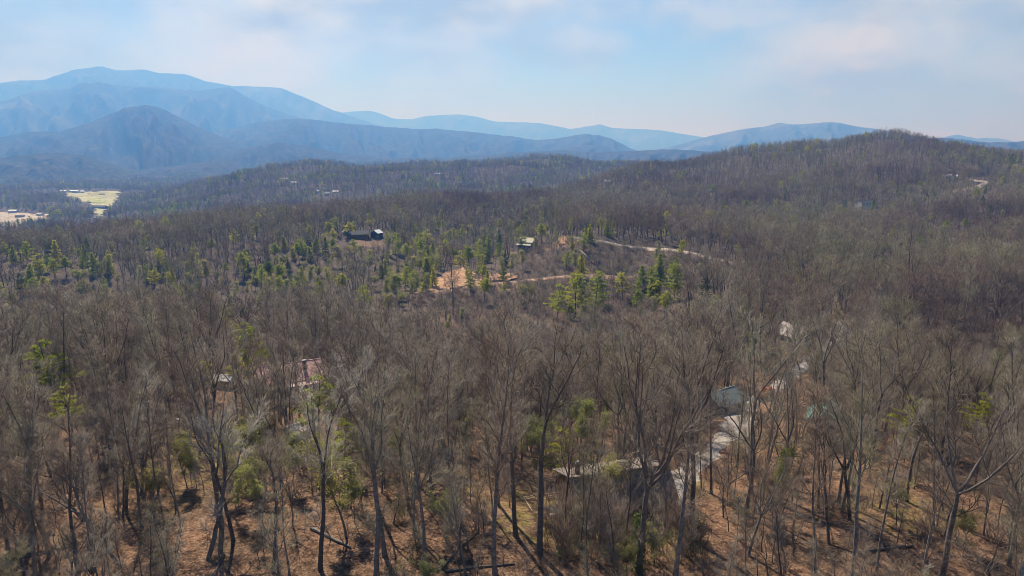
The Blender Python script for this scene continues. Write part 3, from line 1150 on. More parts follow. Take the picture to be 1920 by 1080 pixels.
def points_stuff(name, P, idx, rz, scale, coll, tilt=None, label=None):
    """one object: instances of the collection's meshes on its points"""
    me = bpy.data.meshes.new(name)
    n = len(P)
    me.vertices.add(n)
    me.vertices.foreach_set('co', np.asarray(P, np.float32).ravel())
    a = me.attributes.new('pick', 'INT', 'POINT')
    a.data.foreach_set('value', np.asarray(idx, np.int32))
    rot = np.zeros((n, 3), np.float32)
    if tilt is not None:
        rot[:, :2] = tilt
    rot[:, 2] = rz
    a = me.attributes.new('turn', 'FLOAT_VECTOR', 'POINT')
    a.data.foreach_set('vector', rot.ravel())
    a = me.attributes.new('size', 'FLOAT_VECTOR', 'POINT')
    a.data.foreach_set('vector', np.asarray(scale, np.float32).ravel())
    me.update()
    o = link(name, me)
    ng = bpy.data.node_groups.new(name, 'GeometryNodeTree')
    ng.interface.new_socket('Geometry', in_out='INPUT', socket_type='NodeSocketGeometry')
    ng.interface.new_socket('Geometry', in_out='OUTPUT', socket_type='NodeSocketGeometry')
    gi = ng.nodes.new('NodeGroupInput')
    go = ng.nodes.new('NodeGroupOutput')
    ip = ng.nodes.new('GeometryNodeInstanceOnPoints')
    ci = ng.nodes.new('GeometryNodeCollectionInfo')
    ci.inputs['Collection'].default_value = coll
    ci.inputs['Separate Children'].default_value = True
    ci.inputs['Reset Children'].default_value = True
    ip.inputs['Pick Instance'].default_value = True

    def attr(nm, tp):
        q = ng.nodes.new('GeometryNodeInputNamedAttribute')
        q.data_type = tp
        q.inputs['Name'].default_value = nm
        return q.outputs[0]
    er = ng.nodes.new('FunctionNodeEulerToRotation')
    ng.links.new(attr('turn', 'FLOAT_VECTOR'), er.inputs[0])
    ng.links.new(gi.outputs[0], ip.inputs['Points'])
    ng.links.new(ci.outputs[0], ip.inputs['Instance'])
    ng.links.new(attr('pick', 'INT'), ip.inputs['Instance Index'])
    ng.links.new(er.outputs[0], ip.inputs['Rotation'])
    ng.links.new(attr('size', 'FLOAT_VECTOR'), ip.inputs['Scale'])
    ng.links.new(ip.outputs[0], go.inputs[0])
    md = o.modifiers.new('plants', 'NODES')
    md.node_group = ng
    tag(o, label=label, kind='stuff')
    return o

# ------------------------------------------------------------------ roads and clearings
def in_poly(px, py, poly):
    px = np.asarray(px, float)
    py = np.asarray(py, float)
    r = np.zeros(px.shape, bool)
    n = len(poly)
    for i in range(n):
        x1, y1 = poly[i]
        x2, y2 = poly[(i + 1) % n]
        c = ((y1 > py) != (y2 > py)) & (px < (x2 - x1) * (py - y1) / (y2 - y1 + 1e-12) + x1)
        r ^= c
    return r


ROAD_LINES = []                     # (points, half width) for keeping trees off


def resample(pts, step):
    pts = np.array(pts, float)
    # smooth the corners
    for _ in range(2):
        q = [pts[0]]
        for a, b in zip(pts[:-1], pts[1:]):
            q += [a * 0.75 + b * 0.25, a * 0.25 + b * 0.75]
        q.append(pts[-1])
        pts = np.array(q)
    s = np.concatenate([[0], np.cumsum(np.linalg.norm(np.diff(pts, axis=0), axis=1))])
    n = max(2, int(s[-1] / step))
    t = np.linspace(0, s[-1], n)
    return np.stack([np.interp(t, s, pts[:, 0]), np.interp(t, s, pts[:, 1])], 1)


def strip(name, pix, width, mat, lift, step=1.5, seed=0):
    pts = np.array([hit(a, b)[:2] for a, b in pix])
    pts = resample(pts, step)
    ROAD_LINES.append((pts, width / 2))
    t = np.gradient(pts, axis=0)
    t /= np.linalg.norm(t, axis=1, keepdims=True)
    arc = np.linspace(0, 1, len(pts))
    nrm = np.stack([-t[:, 1], t[:, 0]], 1)
    n = len(pts)
    m = 7
    rng = np.random.RandomState(seed)
    wv = width / 2 * (1 + 0.22 * np.interp(np.arange(n), np.arange(0, n + 3, 3), rng.normal(0, 1, len(np.arange(0, n + 3, 3)))))
    wv = wv * (0.15 + 0.85 * smooth(0, 0.10, arc) * smooth(0, 0.06, 1 - arc))
    off = np.linspace(-1, 1, m)
    XY = pts[:, None] + nrm[:, None] * (off[None, :, None] * wv[:, None, None])
    Z = ground_z(XY[..., 0], XY[..., 1]) + lift * (1 - 0.9 * np.abs(off)[None] ** 3)
    V = np.concatenate([XY, Z[..., None]], -1).reshape(-1, 3)
    i = np.arange(n - 1)[:, None] * m
    j = np.arange(m - 1)[None]
    F = np.stack([i + j, i + j + 1, i + m + j + 1, i + m + j], -1).reshape(-1, 4)
    me = fast_mesh(name, V, None, F, [mat], smooth_sh=True)
    return tag(link(name, me), kind='structure')


def patch(name, pix, mat, lift, res=2.0, bulge=0.0):
    """a sheet of ground inside a pixel outline, lying on the terrain"""
    pts = np.array([hit(a, b)[:2] for a, b in pix])
    lo, hi = pts.min(0), pts.max(0)
    nx, ny = int((hi[0] - lo[0]) / res) + 2, int((hi[1] - lo[1]) / res) + 2
    X, Y = np.meshgrid(np.linspace(lo[0], hi[0], nx), np.linspace(lo[1], hi[1], ny), indexing='ij')
    wx = X + fbm(X / (res * 5), Y / (res * 5), 3) * res * 2.5
    wy = Y + fbm(X / (res * 5) + 31, Y / (res * 5), 3) * res * 2.5
    ins = in_poly(wx, wy, [tuple(p) for p in pts])
    Z = ground_z(X, Y) + lift
    if bulge:
        c = pts.mean(0)
        q = np.hypot((X - c[0]) / (hi[0] - lo[0]) * 2, (Y - c[1]) / (hi[1] - lo[1]) * 2)
        Z = Z + bulge * (1 - smooth(0, 1, q)) + fbm(X / 6, Y / 6, 3) * 0.6
    V = np.stack([X, Y, Z], -1).reshape(-1, 3)
    i = np.arange(nx - 1)[:, None] * ny
    j = np.arange(ny - 1)[None]
    F = np.stack([i + j, i + ny + j, i + ny + j + 1, i + j + 1], -1).reshape(-1, 4)
    k = ins.reshape(-1)[F].sum(1) >= 3
    me = fast_mesh(name, V, None, F[k], [mat], smooth_sh=True)
    return tag(link(name, me), kind='structure')


def gravel_mat(name, a, b, scale=1.2):
    m, nt, bs = new_mat(name)
    f = noise(nt, scale, 6, 0.7)
    f2 = noise(nt, 0.25, 3)
    c = ramp(nt, f, [(0.3, a), (0.7, b)])
    v = ramp(nt, f2, [(0.35, (0.75, 0.72, 0.68)), (0.65, (1.1, 1.1, 1.1))])
    nt.links.new(mixc(nt, 1.0, c, v, 'MULTIPLY'), bs.inputs['Base Color'])
    bs.inputs['Roughness'].default_value = 0.95
    return m


M['gravel'] = gravel_mat('gravel', (0.22, 0.20, 0.182), (0.43, 0.395, 0.368))
M['worn_path'] = gravel_mat('worn_path', (0.13, 0.095, 0.075), (0.27, 0.215, 0.18), 1.6)
M['dirt_road'] = gravel_mat('dirt_road', (0.28, 0.165, 0.105), (0.50, 0.35, 0.255), 0.5)
M['ridge_road'] = gravel_mat('ridge_road', (0.26, 0.215, 0.185), (0.44, 0.375, 0.325), 0.5)
M['orange_soil'] = gravel_mat('orange_soil', (0.27, 0.145, 0.082), (0.45, 0.275, 0.165), 0.35)
M['field'] = gravel_mat('field_grass', (0.30, 0.31, 0.13), (0.46, 0.42, 0.22), 0.03)
M['green_field'] = gravel_mat('green_field_grass', (0.30, 0.34, 0.10), (0.42, 0.42, 0.16), 0.05)
M['bare_field'] = gravel_mat('bare_field', (0.33, 0.27, 0.19), (0.52, 0.44, 0.34), 0.03)

strip('gravel_drive', [(1308, 1000), (1280, 950), (1262, 922), (1285, 885), (1330, 850), (1368, 815), (1392, 780), (1402, 755), (1440, 738), (1478, 712), (1520, 680), (1560, 650), (1578, 620), (1570, 600)], 4.0, M['gravel'], 0.22, 1.2, 1)
patch('gravel_pad', [(1350, 800), (1362, 770), (1385, 752), (1412, 750), (1420, 775), (1412, 810), (1395, 832), (1362, 830)], M['gravel'], 0.26, 0.8)
patch('gravel_pad', [(1548, 655), (1552, 618), (1578, 604), (1590, 620), (1588, 655)], M['gravel'], 0.26, 1.0)
strip('dirt_road', [(765, 550), (800, 549), (850, 543), (910, 532), (980, 527), (1050, 522), (1120, 519), (1195, 517)], 5.5, M['dirt_road'], 0.5, 3, 3)
strip('ridge_road', [(1052, 452), (1068, 446), (1100, 450), (1150, 458), (1200, 463), (1250, 468), (1300, 476), (1345, 486), (1395, 502)], 5.5, M['ridge_road'], 0.6, 3, 4)
strip('ridge_road', [(1765, 362), (1800, 357), (1832, 350), (1850, 343), (1832, 339), (1806, 333)], 9.0, M['ridge_road'], 0.8, 4, 5)
patch('soil_bank', [(795, 549), (812, 530), (838, 512), (866, 504), (892, 508), (890, 524), (905, 532), (860, 541)], M['orange_soil'], 0.8, 1.5, 2.2)
patch('soil_bank', [(885, 531), (900, 519), (935, 514), (965, 517), (975, 524), (930, 529)], M['orange_soil'], 0.8, 1.5, 0.8)
patch('soil_bank', [(1045, 462), (1048, 446), (1064, 444), (1066, 460)], M['orange_soil'], 0.8, 2.0, 0.0)
patch('meadow', [(122, 362), (165, 360), (222, 359), (224, 372), (216, 384), (198, 386), (196, 403), (180, 404), (176, 388), (150, 378), (132, 376)], M['field'], 1.5, 8)
patch('meadow', [(165, 375), (185, 371), (200, 378), (190, 383), (172, 383)], M['green_field'], 2.2, 6)
patch('meadow', [(0, 398), (30, 396), (85, 403), (88, 416), (40, 420), (0, 428), (-60, 425), (-60, 400)], M['bare_field'], 1.5, 8)

# ------------------------------------------------------------------ buildings
M['log_wall'] = plain('log_wall', (0.16, 0.095, 0.055), 0.8, 0.3, 3)
M['brown_roof'] = plain('brown_shingles', (0.15, 0.125, 0.108), 0.9, 0.35, 1.6)
M['grey_roof'] = plain('grey_shingles', (0.24, 0.24, 0.235), 0.9, 0.25, 1.4)
M['dark_roof'] = plain('dark_roofing', (0.06, 0.06, 0.065), 0.8, 0.3, 1.0)
M['pink_roof'] = plain('faded_red_metal', (0.36, 0.17, 0.155), 0.6, 0.15, 0.8, 0.0, 0.5)
M['pale_roof'] = plain('pale_metal', (0.55, 0.47, 0.45), 0.6, 0.12, 0.8)
M['green_roof'] = plain('green_metal', (0.065, 0.16, 0.125), 0.40, 0.15, 0.8, 0.0, 0.6)
M['teal_roof'] = plain('grey_teal_metal', (0.12, 0.145, 0.145), 0.65, 0.15, 0.8, 0.0, 0.5)
M['straw_roof'] = plain('straw_metal', (0.40, 0.375, 0.265), 0.7, 0.15, 0.6)
M['far_roof'] = plain('weathered_pale_metal', (0.50, 0.50, 0.50), 0.7, 0.12, 0.6)
M['white_paint'] = plain('white_paint', (0.72, 0.72, 0.70), 0.7, 0.06, 1.0)
M['grey_wall'] = plain('grey_siding', (0.26, 0.26, 0.27), 0.8, 0.15, 0.7)
M['tan_wall'] = plain('tan_siding', (0.46, 0.33, 0.15), 0.8, 0.15, 0.9)
M['cream_wall'] = plain('cream_siding', (0.55, 0.51, 0.44), 0.8, 0.12, 0.7)
M['deck_wood'] = plain('deck_wood', (0.36, 0.25, 0.18), 0.8, 0.25, 2.5)
M['rail_wood'] = plain('rail_wood', (0.50, 0.38, 0.29), 0.75, 0.2, 2.5)
M['dark_metal'] = plain('dark_metal', (0.02, 0.024, 0.02), 0.5, 0.3, 2, 0.0, 0.5)
M['pale_metal'] = plain('pale_cap_metal', (0.5, 0.55, 0.6), 0.4, 0.1, 3, 0.6)
M['glass'] = plain('window_glass', (0.03, 0.035, 0.04), 0.08, 0.2, 2, 0.0, 0.9)
M['frame'] = plain('window_frame', (0.30, 0.24, 0.19), 0.7, 0.1, 2)
M['brick'] = plain('chimney_masonry', (0.22, 0.17, 0.15), 0.9, 0.25, 3)
M['orange_paint'] = plain('orange_paint', (0.75, 0.35, 0.05), 0.4, 0.1, 2, 0, 0.5)
M['red_paint'] = plain('red_paint', (0.5, 0.04, 0.02), 0.4, 0.1, 2, 0, 0.5)
M['rubber'] = plain('rubber', (0.02, 0.02, 0.02), 0.9, 0.1, 3)
M['cover_fabric'] = plain('cover_fabric', (0.07, 0.085, 0.085), 0.9, 0.25, 2.5)
M['cut_wood'] = plain('cut_wood', (0.60, 0.52, 0.42), 0.8, 0.2, 4)


def house(name, label, loc, rz, L, W, h, rh, wall, roof, group=None, windows=True, chimney=False, porch=0.0, eave=0.5, cat='house', down=1.5):
    """gabled house: ridge along local x.  wall, roof slopes, chimney, windows with panes, door"""
    rt = empty(name, loc, rz, label, cat, group)
    x, y = L / 2, W / 2
    mb = MB()
    mb.prism([(-y, -down), (y, -down), (y, h), (0, h + rh), (-y, h)], -x, x)
    mb.build('wall', wall, rt)
    sl = rh / y
    for s in (-1, 1):
        r = MB()
        ye, ze = s * (y + eave), h - eave * sl + 0.03
        yt, zt = s * -0.02, h + rh + 0.03
        t = 0.16
        r.hexa([(-x - eave, ye, ze), (x + eave, ye, ze), (x + eave, yt, zt), (-x - eave, yt, zt)] if s < 0 else [(x + eave, ye, ze), (-x - eave, ye, ze), (-x - eave, yt, zt), (x + eave, yt, zt)],
               [(-x - eave, ye, ze + t), (x + eave, ye, ze + t), (x + eave, yt, zt + t), (-x - eave, yt, zt + t)] if s < 0 else [(x + eave, ye, ze + t), (-x - eave, ye, ze + t), (-x - eave, yt, zt + t), (x + eave, yt, zt + t)])
        r.build('roof', roof, rt)
    c = MB()
    c.box(-x - eave + 0.02, x + eave - 0.02, -0.14, 0.14, h + rh + 0.17, h + rh + 0.24)
    c.build('ridge_cap', roof, rt)
    if windows:
        for s in (-1, 1):
            n = max(1, int(L / 4))
            for k in range(n):
                cx = -x + L * (k + 0.5) / n
                f = MB()
                ww, wh = 0.55, 0.65
                z0 = h * 0.45
                for (a0, a1, b0, b1) in ((cx - ww - .08, cx + ww + .08, z0 + 2 * wh, z0 + 2 * wh + .09), (cx - ww - .08, cx + ww + .08, z0 - .09, z0), (cx - ww - .08, cx - ww, z0, z0 + 2 * wh), (cx + ww, cx + ww + .08, z0, z0 + 2 * wh)):
                    f.box(a0, a1, min(s * (y - .02), s * (y + .05)), max(s * (y - .02), s * (y + .05)), b0, b1)
                fo = f.build('window', M['frame'], rt)
                p = MB()
                p.box(cx - ww, cx + ww, min(s * (y - .02), s * (y + .02)), max(s * (y - .02), s * (y + .02)), z0, z0 + 2 * wh)
                p.build('pane', M['glass'], fo)
    d = MB()
    d.box(x - .02, x + .05, -0.5, 0.5, 0.05, min(2.1, h - .1))
    d.build('door', M['frame'], rt)
    if chimney:
        c = MB()
        c.box(x * 0.4, x * 0.4 + 0.9, -y * 0.4 - 0.45, -y * 0.4 + 0.45, h, h + rh + 0.9)
        co = c.build('chimney', M['brick'], rt)
        c = MB()
        c.box(x * 0.4 - .08, x * 0.4 + .98, -y * 0.4 - 0.53, -y * 0.4 + 0.53, h + rh + 0.9, h + rh + 1.03)
        c.build('chimney_cap', M['grey_wall'], co)
    if porch:
        c = MB()
        c.hexa([(-x, -y - porch, h * 0.72), (x, -y - porch, h * 0.72), (x, -y - 0.02, h * 0.90), (-x, -y - 0.02, h * 0.90)], [(-x, -y - porch, h * 0.72 + .12), (x, -y - porch, h * 0.72 + .12), (x, -y - 0.02, h * 0.90 + .12), (-x, -y - 0.02, h * 0.90 + .12)])
        c.build('porch_roof', roof, rt)
        for k in range(4):
            c = MB()
            px = -x + 0.15 + (L - 0.3) * k / 3
            c.box(px - .08, px + .08, -y - porch + .1, -y - porch + .26, -down, h * 0.72)
            c.build('porch_post', M['rail_wood'], rt)
    return rt


HOUSE_FRONT = []
CLEAR = []                          # (x, y, radius) kept free of trees


def place(px, py, rad, rise=0.0, d=None):
    """ground point under a pixel that shows a spot 'rise' above the ground"""
    x, y, z, dd = hit(px, py, rise)
    CLEAR.append((x, y, rad))
    HOUSE_FRONT.append((x, y, z + 0.35 * rise, 0.75 * rad))
    return (x, y, z)


# the near cabin with its deck
cx, cy, czz = place(1163, 893, 10.5, 5.0)
CAB_RZ = R(16)
CAB = empty('cabin', (cx, cy, czz + 0.9), CAB_RZ, 'large brown log cabin with a railed deck at its left end', 'cabin')
CL2, CYB, CYF, CZR, CZB, CZF = 6.9, 7.6, -3.4, 5.0, 2.7, 1.2      # half length, back and front eaves, ridge, eave heights
m = MB()
m.prism([(CYF + .6, -4.0), (CYB - .6, -4.0), (CYB - .6, CZB + .12), (0, CZR - .06), (CYF + .6, CZF + .45)], -CL2, CL2)
m.build('wall', M['log_wall'], CAB)
for (ye, ze) in ((CYB, CZB), (CYF, CZF)):
    m = MB()
    e = CL2 + 0.7
    y2 = 0.03 if ye > 0 else -0.03
    lo = [(-e, ye, ze), (e, ye, ze), (e, y2, CZR), (-e, y2, CZR)]
    if ye > 0:
        lo = [lo[1], lo[0], lo[3], lo[2]]
    m.hexa(lo, [(a, b, c + .18) for a, b, c in lo])
    m.build('roof', M['brown_roof'], CAB)
m = MB()
m.box(-CL2 - .68, CL2 + .68, -.16, .16, CZR + .17, CZR + .25)
m.build('ridge_cap', M['brown_roof'], CAB)
for k in range(4):
    xx = -5.2 + 3.4 * k
    f = MB()
    yf = CYF + .6
    for (a, b, c, d) in ((xx - .68, xx + .68, 0.52, .60), (xx - .68, xx + .68, -.92, -.84), (xx - .68, xx - .60, -.835, .515), (xx + .60, xx + .68, -.835, .515)):
        f.box(a, b, yf - .06, yf + .02, c, d)
    fo = f.build('window', M['frame'], CAB)
    q = MB()
    q.box(xx - .60, xx + .60, yf - .025, yf + .02, -.84, .52)
    q.build('pane', M['glass'], fo)
m = MB()
m.box(-CL2 - .05, -CL2 + .02, 0.6, 1.6, -1.15, 0.95)
m.build('door', M['frame'], CAB)
CAB.scale = (0.95, 0.95, 0.95)
# flue
fl = MB()
fl.tube([(-5.9, 1.5, 3.8), (-5.9, 1.5, 6.3)], 0.34, 10)
fo = fl.build('chimney_flue', M['dark_metal'], CAB)
fl = MB()
fl.tube([(-5.9, 1.5, 6.3), (-5.9, 1.5, 6.42), (-5.9, 1.5, 6.7)], [0.34, 0.42, 0.22], 10)
fl.build('flue_cap', M['pale_metal'], fo)
# deck on the left end: boards one by one, posts, rails
DX0, DX1, DY0, DY1, DZ = -12.6, -6.98, -4.0, 5.8, -1.0
bd = None
nb = 38
for k in range(nb):
    w = (DY1 - DY0) / nb
    if bd is None:
        b = MB()
        b.box(DX0, DX1, 0.006, w - 0.012, -0.045, 0.0)
        bo = b.build('deck_board', M['deck_wood'], CAB, (0, DY0, DZ))
        bd = bo.data
    else:
        link('deck_board', bd, CAB, (0, DY0 + k * w, DZ - 0.004 * (k % 3)))
fr = MB()
fr.box(DX0 + .05, DX1 - .05, DY0 + .05, DY1 - .05, DZ - 0.30, DZ - 0.06)
fr.build('deck_frame', M['deck_wood'], CAB)
pst = MB()
pst.box(-.07, .07, -.07, .07, -4.2, 1.08)
pm = None
spots = [(DX0 + .08, DY0 + .1 + (DY1 - DY0 - .2) * k / 4) for k in range(5)] + [(DX0 + .08 + (DX1 - DX0 - .3) * k / 3, yy) for k in (1, 2, 3) for yy in (DY0 + .1, DY1 - .1)]
for q in spots:
    if pm is None:
        pm = pst.build('deck_post', M['rail_wood'], CAB, (q[0], q[1], DZ)).data
    else:
        link('deck_post', pm, CAB, (q[0], q[1], DZ))
for zz in (0.28, 0.62, 1.0):
    for (a, b_, c, d_) in ((DX0 + .03, DX0 + .13, DY0, DY1), (DX0 + .14, DX1, DY0 + .03, DY0 + .13), (DX0 + .14, DX1, DY1 - .13, DY1 - .03)):
        r_ = MB()
        r_.box(a, b_, c, d_, zz - .05, zz + .05)
        r_.build('deck_rail', M['rail_wood'], CAB, (0, 0, DZ))
import mathutils
_cm = mathutils.Matrix.Translation((cx, cy, czz + 0.9)) @ mathutils.Matrix.Rotation(CAB_RZ, 4, 'Z') @ mathutils.Matrix.Scale(0.95, 4)


def on_cabin(x, y, z):
    return _cm @ Vector((x, y, z))


# hot tub under a dark cover
ht = empty('hot_tub', on_cabin(-9.6, 1.2, DZ), CAB_RZ, 'dark square tub under a folded cover on the cabin deck', 'hot tub')
m = MB()
m.box(-1.05, 1.05, -1.05, 1.05, 0, .82)
m.build('tub_shell', M['grey_wall'], ht)
for s_ in (-1, 1):
    m = MB()
    m.hexa([(min(0.02 * s_, 1.1 * s_), -1.1, .825), (max(0.02 * s_, 1.1 * s_), -1.1, .825), (max(0.02 * s_, 1.1 * s_), 1.1, .825), (min(0.02 * s_, 1.1 * s_), 1.1, .825)],
           [(min(0.02 * s_, 1.1 * s_), -1.1, .98 if s_ > 0 else .92), (max(0.02 * s_, 1.1 * s_), -1.1, .92 if s_ > 0 else .98), (max(0.02 * s_, 1.1 * s_), 1.1, .92 if s_ > 0 else .98), (min(0.02 * s_, 1.1 * s_), 1.1, .98 if s_ > 0 else .92)])
    m.build('cover', M['cover_fabric'], ht)

# the other houses
def at_h(px, py, rise, rad):
    p = place(px, py, rad, rise)
    return p


p = at_h(542, 690, 5.0, 9)
house('house', 'house with a faded pink-red metal roof among the trees left of centre', p, R(28), 15, 10.5, 3.2, 3.0, M['cream_wall'], M['pink_roof'], chimney=True, porch=2.2)
p = at_h(588, 690, 4.0, 5)
house('garage', 'small outbuilding with a dull pink roof just right of the pink-roofed house', p, R(20), 5.5, 5.5, 2.5, 1.6, M['cream_wall'], M['pink_roof'], windows=False, cat='outbuilding')
p = at_h(422, 712, 2.2, 5)
house('shed', 'small tan shed with a pale whitish roof left of the pink-roofed house', p, R(-10), 4.2, 3.2, 2.5, 0.8, M['tan_wall'], M['far_roof'], windows=False, cat='shed', eave=0.35)
p = at_h(556, 800, 2.5, 3.5)
house('shed', 'small shed with a pale grey roof below the pink-roofed house', p, R(50), 3.4, 2.8, 2.0, 0.9, M['cream_wall'], M['pale_roof'], windows=False, cat='shed', eave=0.25)
p = at_h(1553, 762, 4.5, 6.5)
house('house', 'house with a green metal roof beside the gravel drive', p, R(62), 7.6, 6.6, 2.5, 2.0, M['grey_wall'], M['green_roof'], chimney=False)
p = at_h(1352, 738, 4.0, 8)
house('house', 'house with a dull grey-teal roof left of the gravel pad', p, R(35), 9, 7, 2.8, 2.0, M['cream_wall'], M['teal_roof'])
p = at_h(1488, 615, 4.5, 6)
house('house', 'house showing one pale pinkish gable roof right of centre', p, R(-62), 8, 6, 2.6, 3.0, M['grey_wall'], M['pale_roof'])
p = at_h(990, 450, 8.5, 11)
house('house', 'tall grey hillside house with a straw-coloured roof below the ridge road', p, R(-30), 12, 10, 7.5, 2.8, M['grey_wall'], M['straw_roof'], porch=2.5, down=5)
p = at_h(672, 436, 5.0, 9)
house('house', 'long dark-roofed house on the wooded ridge left of centre', p, R(8), 17, 10, 4.0, 3.0, M['log_wall'], M['dark_roof'], down=4)
p = at_h(652, 432, 4.0, 7)
house('cabin', 'small cabin with a white roof left of the long dark-roofed house', p, R(-40), 6, 6, 3.0, 1.8, M['grey_wall'], M['white_paint'], cat='cabin', down=4)
p = at_h(706, 434, 5.0, 8)
house('cabin', 'small dark cabin with a white gable right of the long dark-roofed house', p, R(70), 8, 7, 4.0, 2.4, M['dark_roof'], M['white_paint'], cat='cabin', down=4)
p = at_h(1626, 378, 6.0, 13)
house('house', 'dark house with white ends alone on the right hillside', p, R(12), 20, 11, 4.5, 3.0, M['white_paint'], M['dark_roof'], down=4)
p = at_h(1783, 327, 6.0, 14)
house('house', 'pale house high on the right hillside beside the ridge road', p, R(-25), 13, 9, 4.0, 2.5, M['cream_wall'], M['pale_roof'], down=4)
far_houses = [(117, 357, 26, 13, 'white roofed farm building at the left end of the valley meadow', 'white_paint', 10), (140, 357, 30, 14, 'long white roofed farm building behind the valley meadow', 'white_paint', -5),
              (152, 358, 18, 12, 'short white roofed farm building right of the long white one', 'white_paint', 30), (186, 386, 36, 12, 'long dark roofed barn across the foot of the valley meadow', 'dark_roof', -8),
              (25, 394, 18, 10, 'white house above the bare valley field', 'white_paint', 5), (37, 404, 16, 10, 'dark grey roofed house in the bare valley field', 'dark_roof', 25),
              (75, 400, 14, 9, 'pale grey house at the right end of the bare valley field', 'pale_roof', -20), (183, 407, 14, 9, 'grey house below the dark barn in the valley', 'grey_roof', 15),
              (534, 334, 24, 12, 'white roofed house on the wooded hill below the blue mountains', 'white_paint', 5), (552, 341, 26, 12, 'pale pinkish house right of the white one on the wooded hill', 'pale_roof', -15),
              (594, 357, 9, 9, 'narrow white house standing in the wooded valley', 'white_paint', 80), (613, 361, 14, 9, 'little white roofed house right of the narrow white house', 'white_paint', 20),
              (630, 358, 18, 10, 'grey roofed house right of the little white roofed house', 'pale_roof', -10), (820, 325, 18, 10, 'bright white roofed house on the distant wooded ridge', 'white_paint', 0),
              (1021, 305, 22, 12, 'pale house on the distant dark knoll', 'pale_roof', -30), (1139, 338, 17, 10, 'pinkish white house at the skyline of the brown woods', 'pale_roof', 20)]
for (a, b_, L, W, lab, rm, ang) in far_houses:
    q = at_h(a, b_, 5.0, 11)
    L, W = (L, W) if a < 230 else (L * 0.72, W * 0.75)
    rm = 'far_roof' if rm == 'white_paint' and a > 230 else rm
    house('house', lab, q, R(ang), L, W, 3.6, 2.6, M['cream_wall'] if rm != 'dark_roof' else M['grey_wall'], M[rm], down=5, windows=True, group='houses scattered over the far hills')

# orange and yellow truck on the drive
p = at_h(1432, 738, 1.2, 4)
tk = empty('truck', (p[0], p[1], p[2] + 0.15), R(28), 'small orange and yellow truck with a dark red cab parked beyond the gravel pad', 'truck')
m = MB()
m.box(-2.5, 2.5, -0.45, 0.45, 0.50, 0.68)
m.build('chassis', M['dark_metal'], tk)
m = MB()
m.prism([(-0.95, 0.70), (0.95, 0.70), (1.0, 1.55), (0.86, 2.2), (-0.86, 2.2), (-1.0, 1.55)], 1.05, 2.6)
cb = m.build('cab', M['red_paint'], tk)
m = MB()
m.box(2.605, 2.63, -0.8, 0.8, 1.5, 2.05)
m.build('windscreen', M['glass'], cb)
m = MB()
m.box(-2.6, 0.95, -1.05, 1.05, 0.72, 0.95)
for (a, b_, c, d_) in ((-2.6, 0.95, -1.05, -0.97), (-2.6, 0.95, 0.97, 1.05), (-2.6, -2.52, -0.96, 0.96), (0.87, 0.95, -0.96, 0.96)):
    m.box(a, b_, c, d_, 0.952, 1.75)
m.build('bed', M['orange_paint'], tk)
m = MB()
for k in range(9):
    m.tube([(-2.4, -0.8 + 0.2 * k, 1.0 + 0.15 * (k % 3)), (0.8, -0.8 + 0.2 * k, 1.05 + 0.15 * (k % 2))], 0.1, 6)
m.build('load', M['tan_wall'], tk)
for xx in (-1.7, 1.75):
    for s_ in (-1, 1):
        m = MB()
        m.tube([(0, -0.13, 0), (0, 0.13, 0)], 0.42, 14)
        wo = m.build('wheel', M['rubber'], tk, (xx, s_ * 0.85, 0.42))
        m = MB()
        m.tube([(0, -0.15, 0), (0, 0.15, 0)], 0.2, 10)
        m.build('rim', M['pale_metal'], wo)
for s_ in (-1, 1):
    m = MB()
    m.box(2.605, 2.64, s_ * 0.7 - .13, s_ * 0.7 + .13, 0.85, 1.05)
    m.build('headlight', M['white_paint'], tk)

# white box on a post among the trees at left
p = at_h(336, 789, 2.0, 2)
bx = empty('utility_box', p, R(15), 'small white box on a post in the woods at left', 'utility box')
m = MB()
m.box(-.06, .06, -.06, .06, -.4, 1.6)
m.build('post', M['rail_wood'], bx)
m = MB()
m.box(-.4, .4, -.28, .28, 1.605, 2.3)
b1 = m.build('housing', M['white_paint'], bx)
m = MB()
m.hexa([(-.46, -.34, 2.305), (.46, -.34, 2.305), (.46, .34, 2.305), (-.46, .34, 2.305)], [(-.40, -.1, 2.45), (.40, -.1, 2.45), (.40, .1, 2.45), (-.40, .1, 2.45)])
m.build('lid', M['white_paint'], b1)


# logs on the ground
def log(px, py, L, r, rz, label, mat, d=None):
    x, y, z, dd = hit(px, py)
    c, s_ = math.cos(rz), math.sin(rz)
    pts = []
    rng = random.Random(px)
    for k in range(7):
        t = -L / 2 + L * k / 6
        X, Y = x + c * t, y + s_ * t + rng.uniform(-.08, .08)
        pts.append((X - x, Y - y, gz(X, Y) - z + r * 0.8))
    t_ = empty('fallen_log', (x, y, z), 0, label, 'log', 'logs lying on the leaf litter')
    m = MB()
    m.tube(pts, [r * (1.1 - 0.5 * k / 6) for k in range(7)], 8)
    m.build('log_trunk', mat, t_)
    for k in (3, 5):
        m = MB()
        a = Vector(pts[k])
        m.tube([a, a + Vector((rng.uniform(-.5, .5), rng.uniform(-.5, .5), 1.0)), a + Vector((rng.uniform(-1, 1), rng.uniform(-1, 1), 1.9))], [r * .35, r * .25, .02], 5)
        m.build('branch_stub', mat, t_)


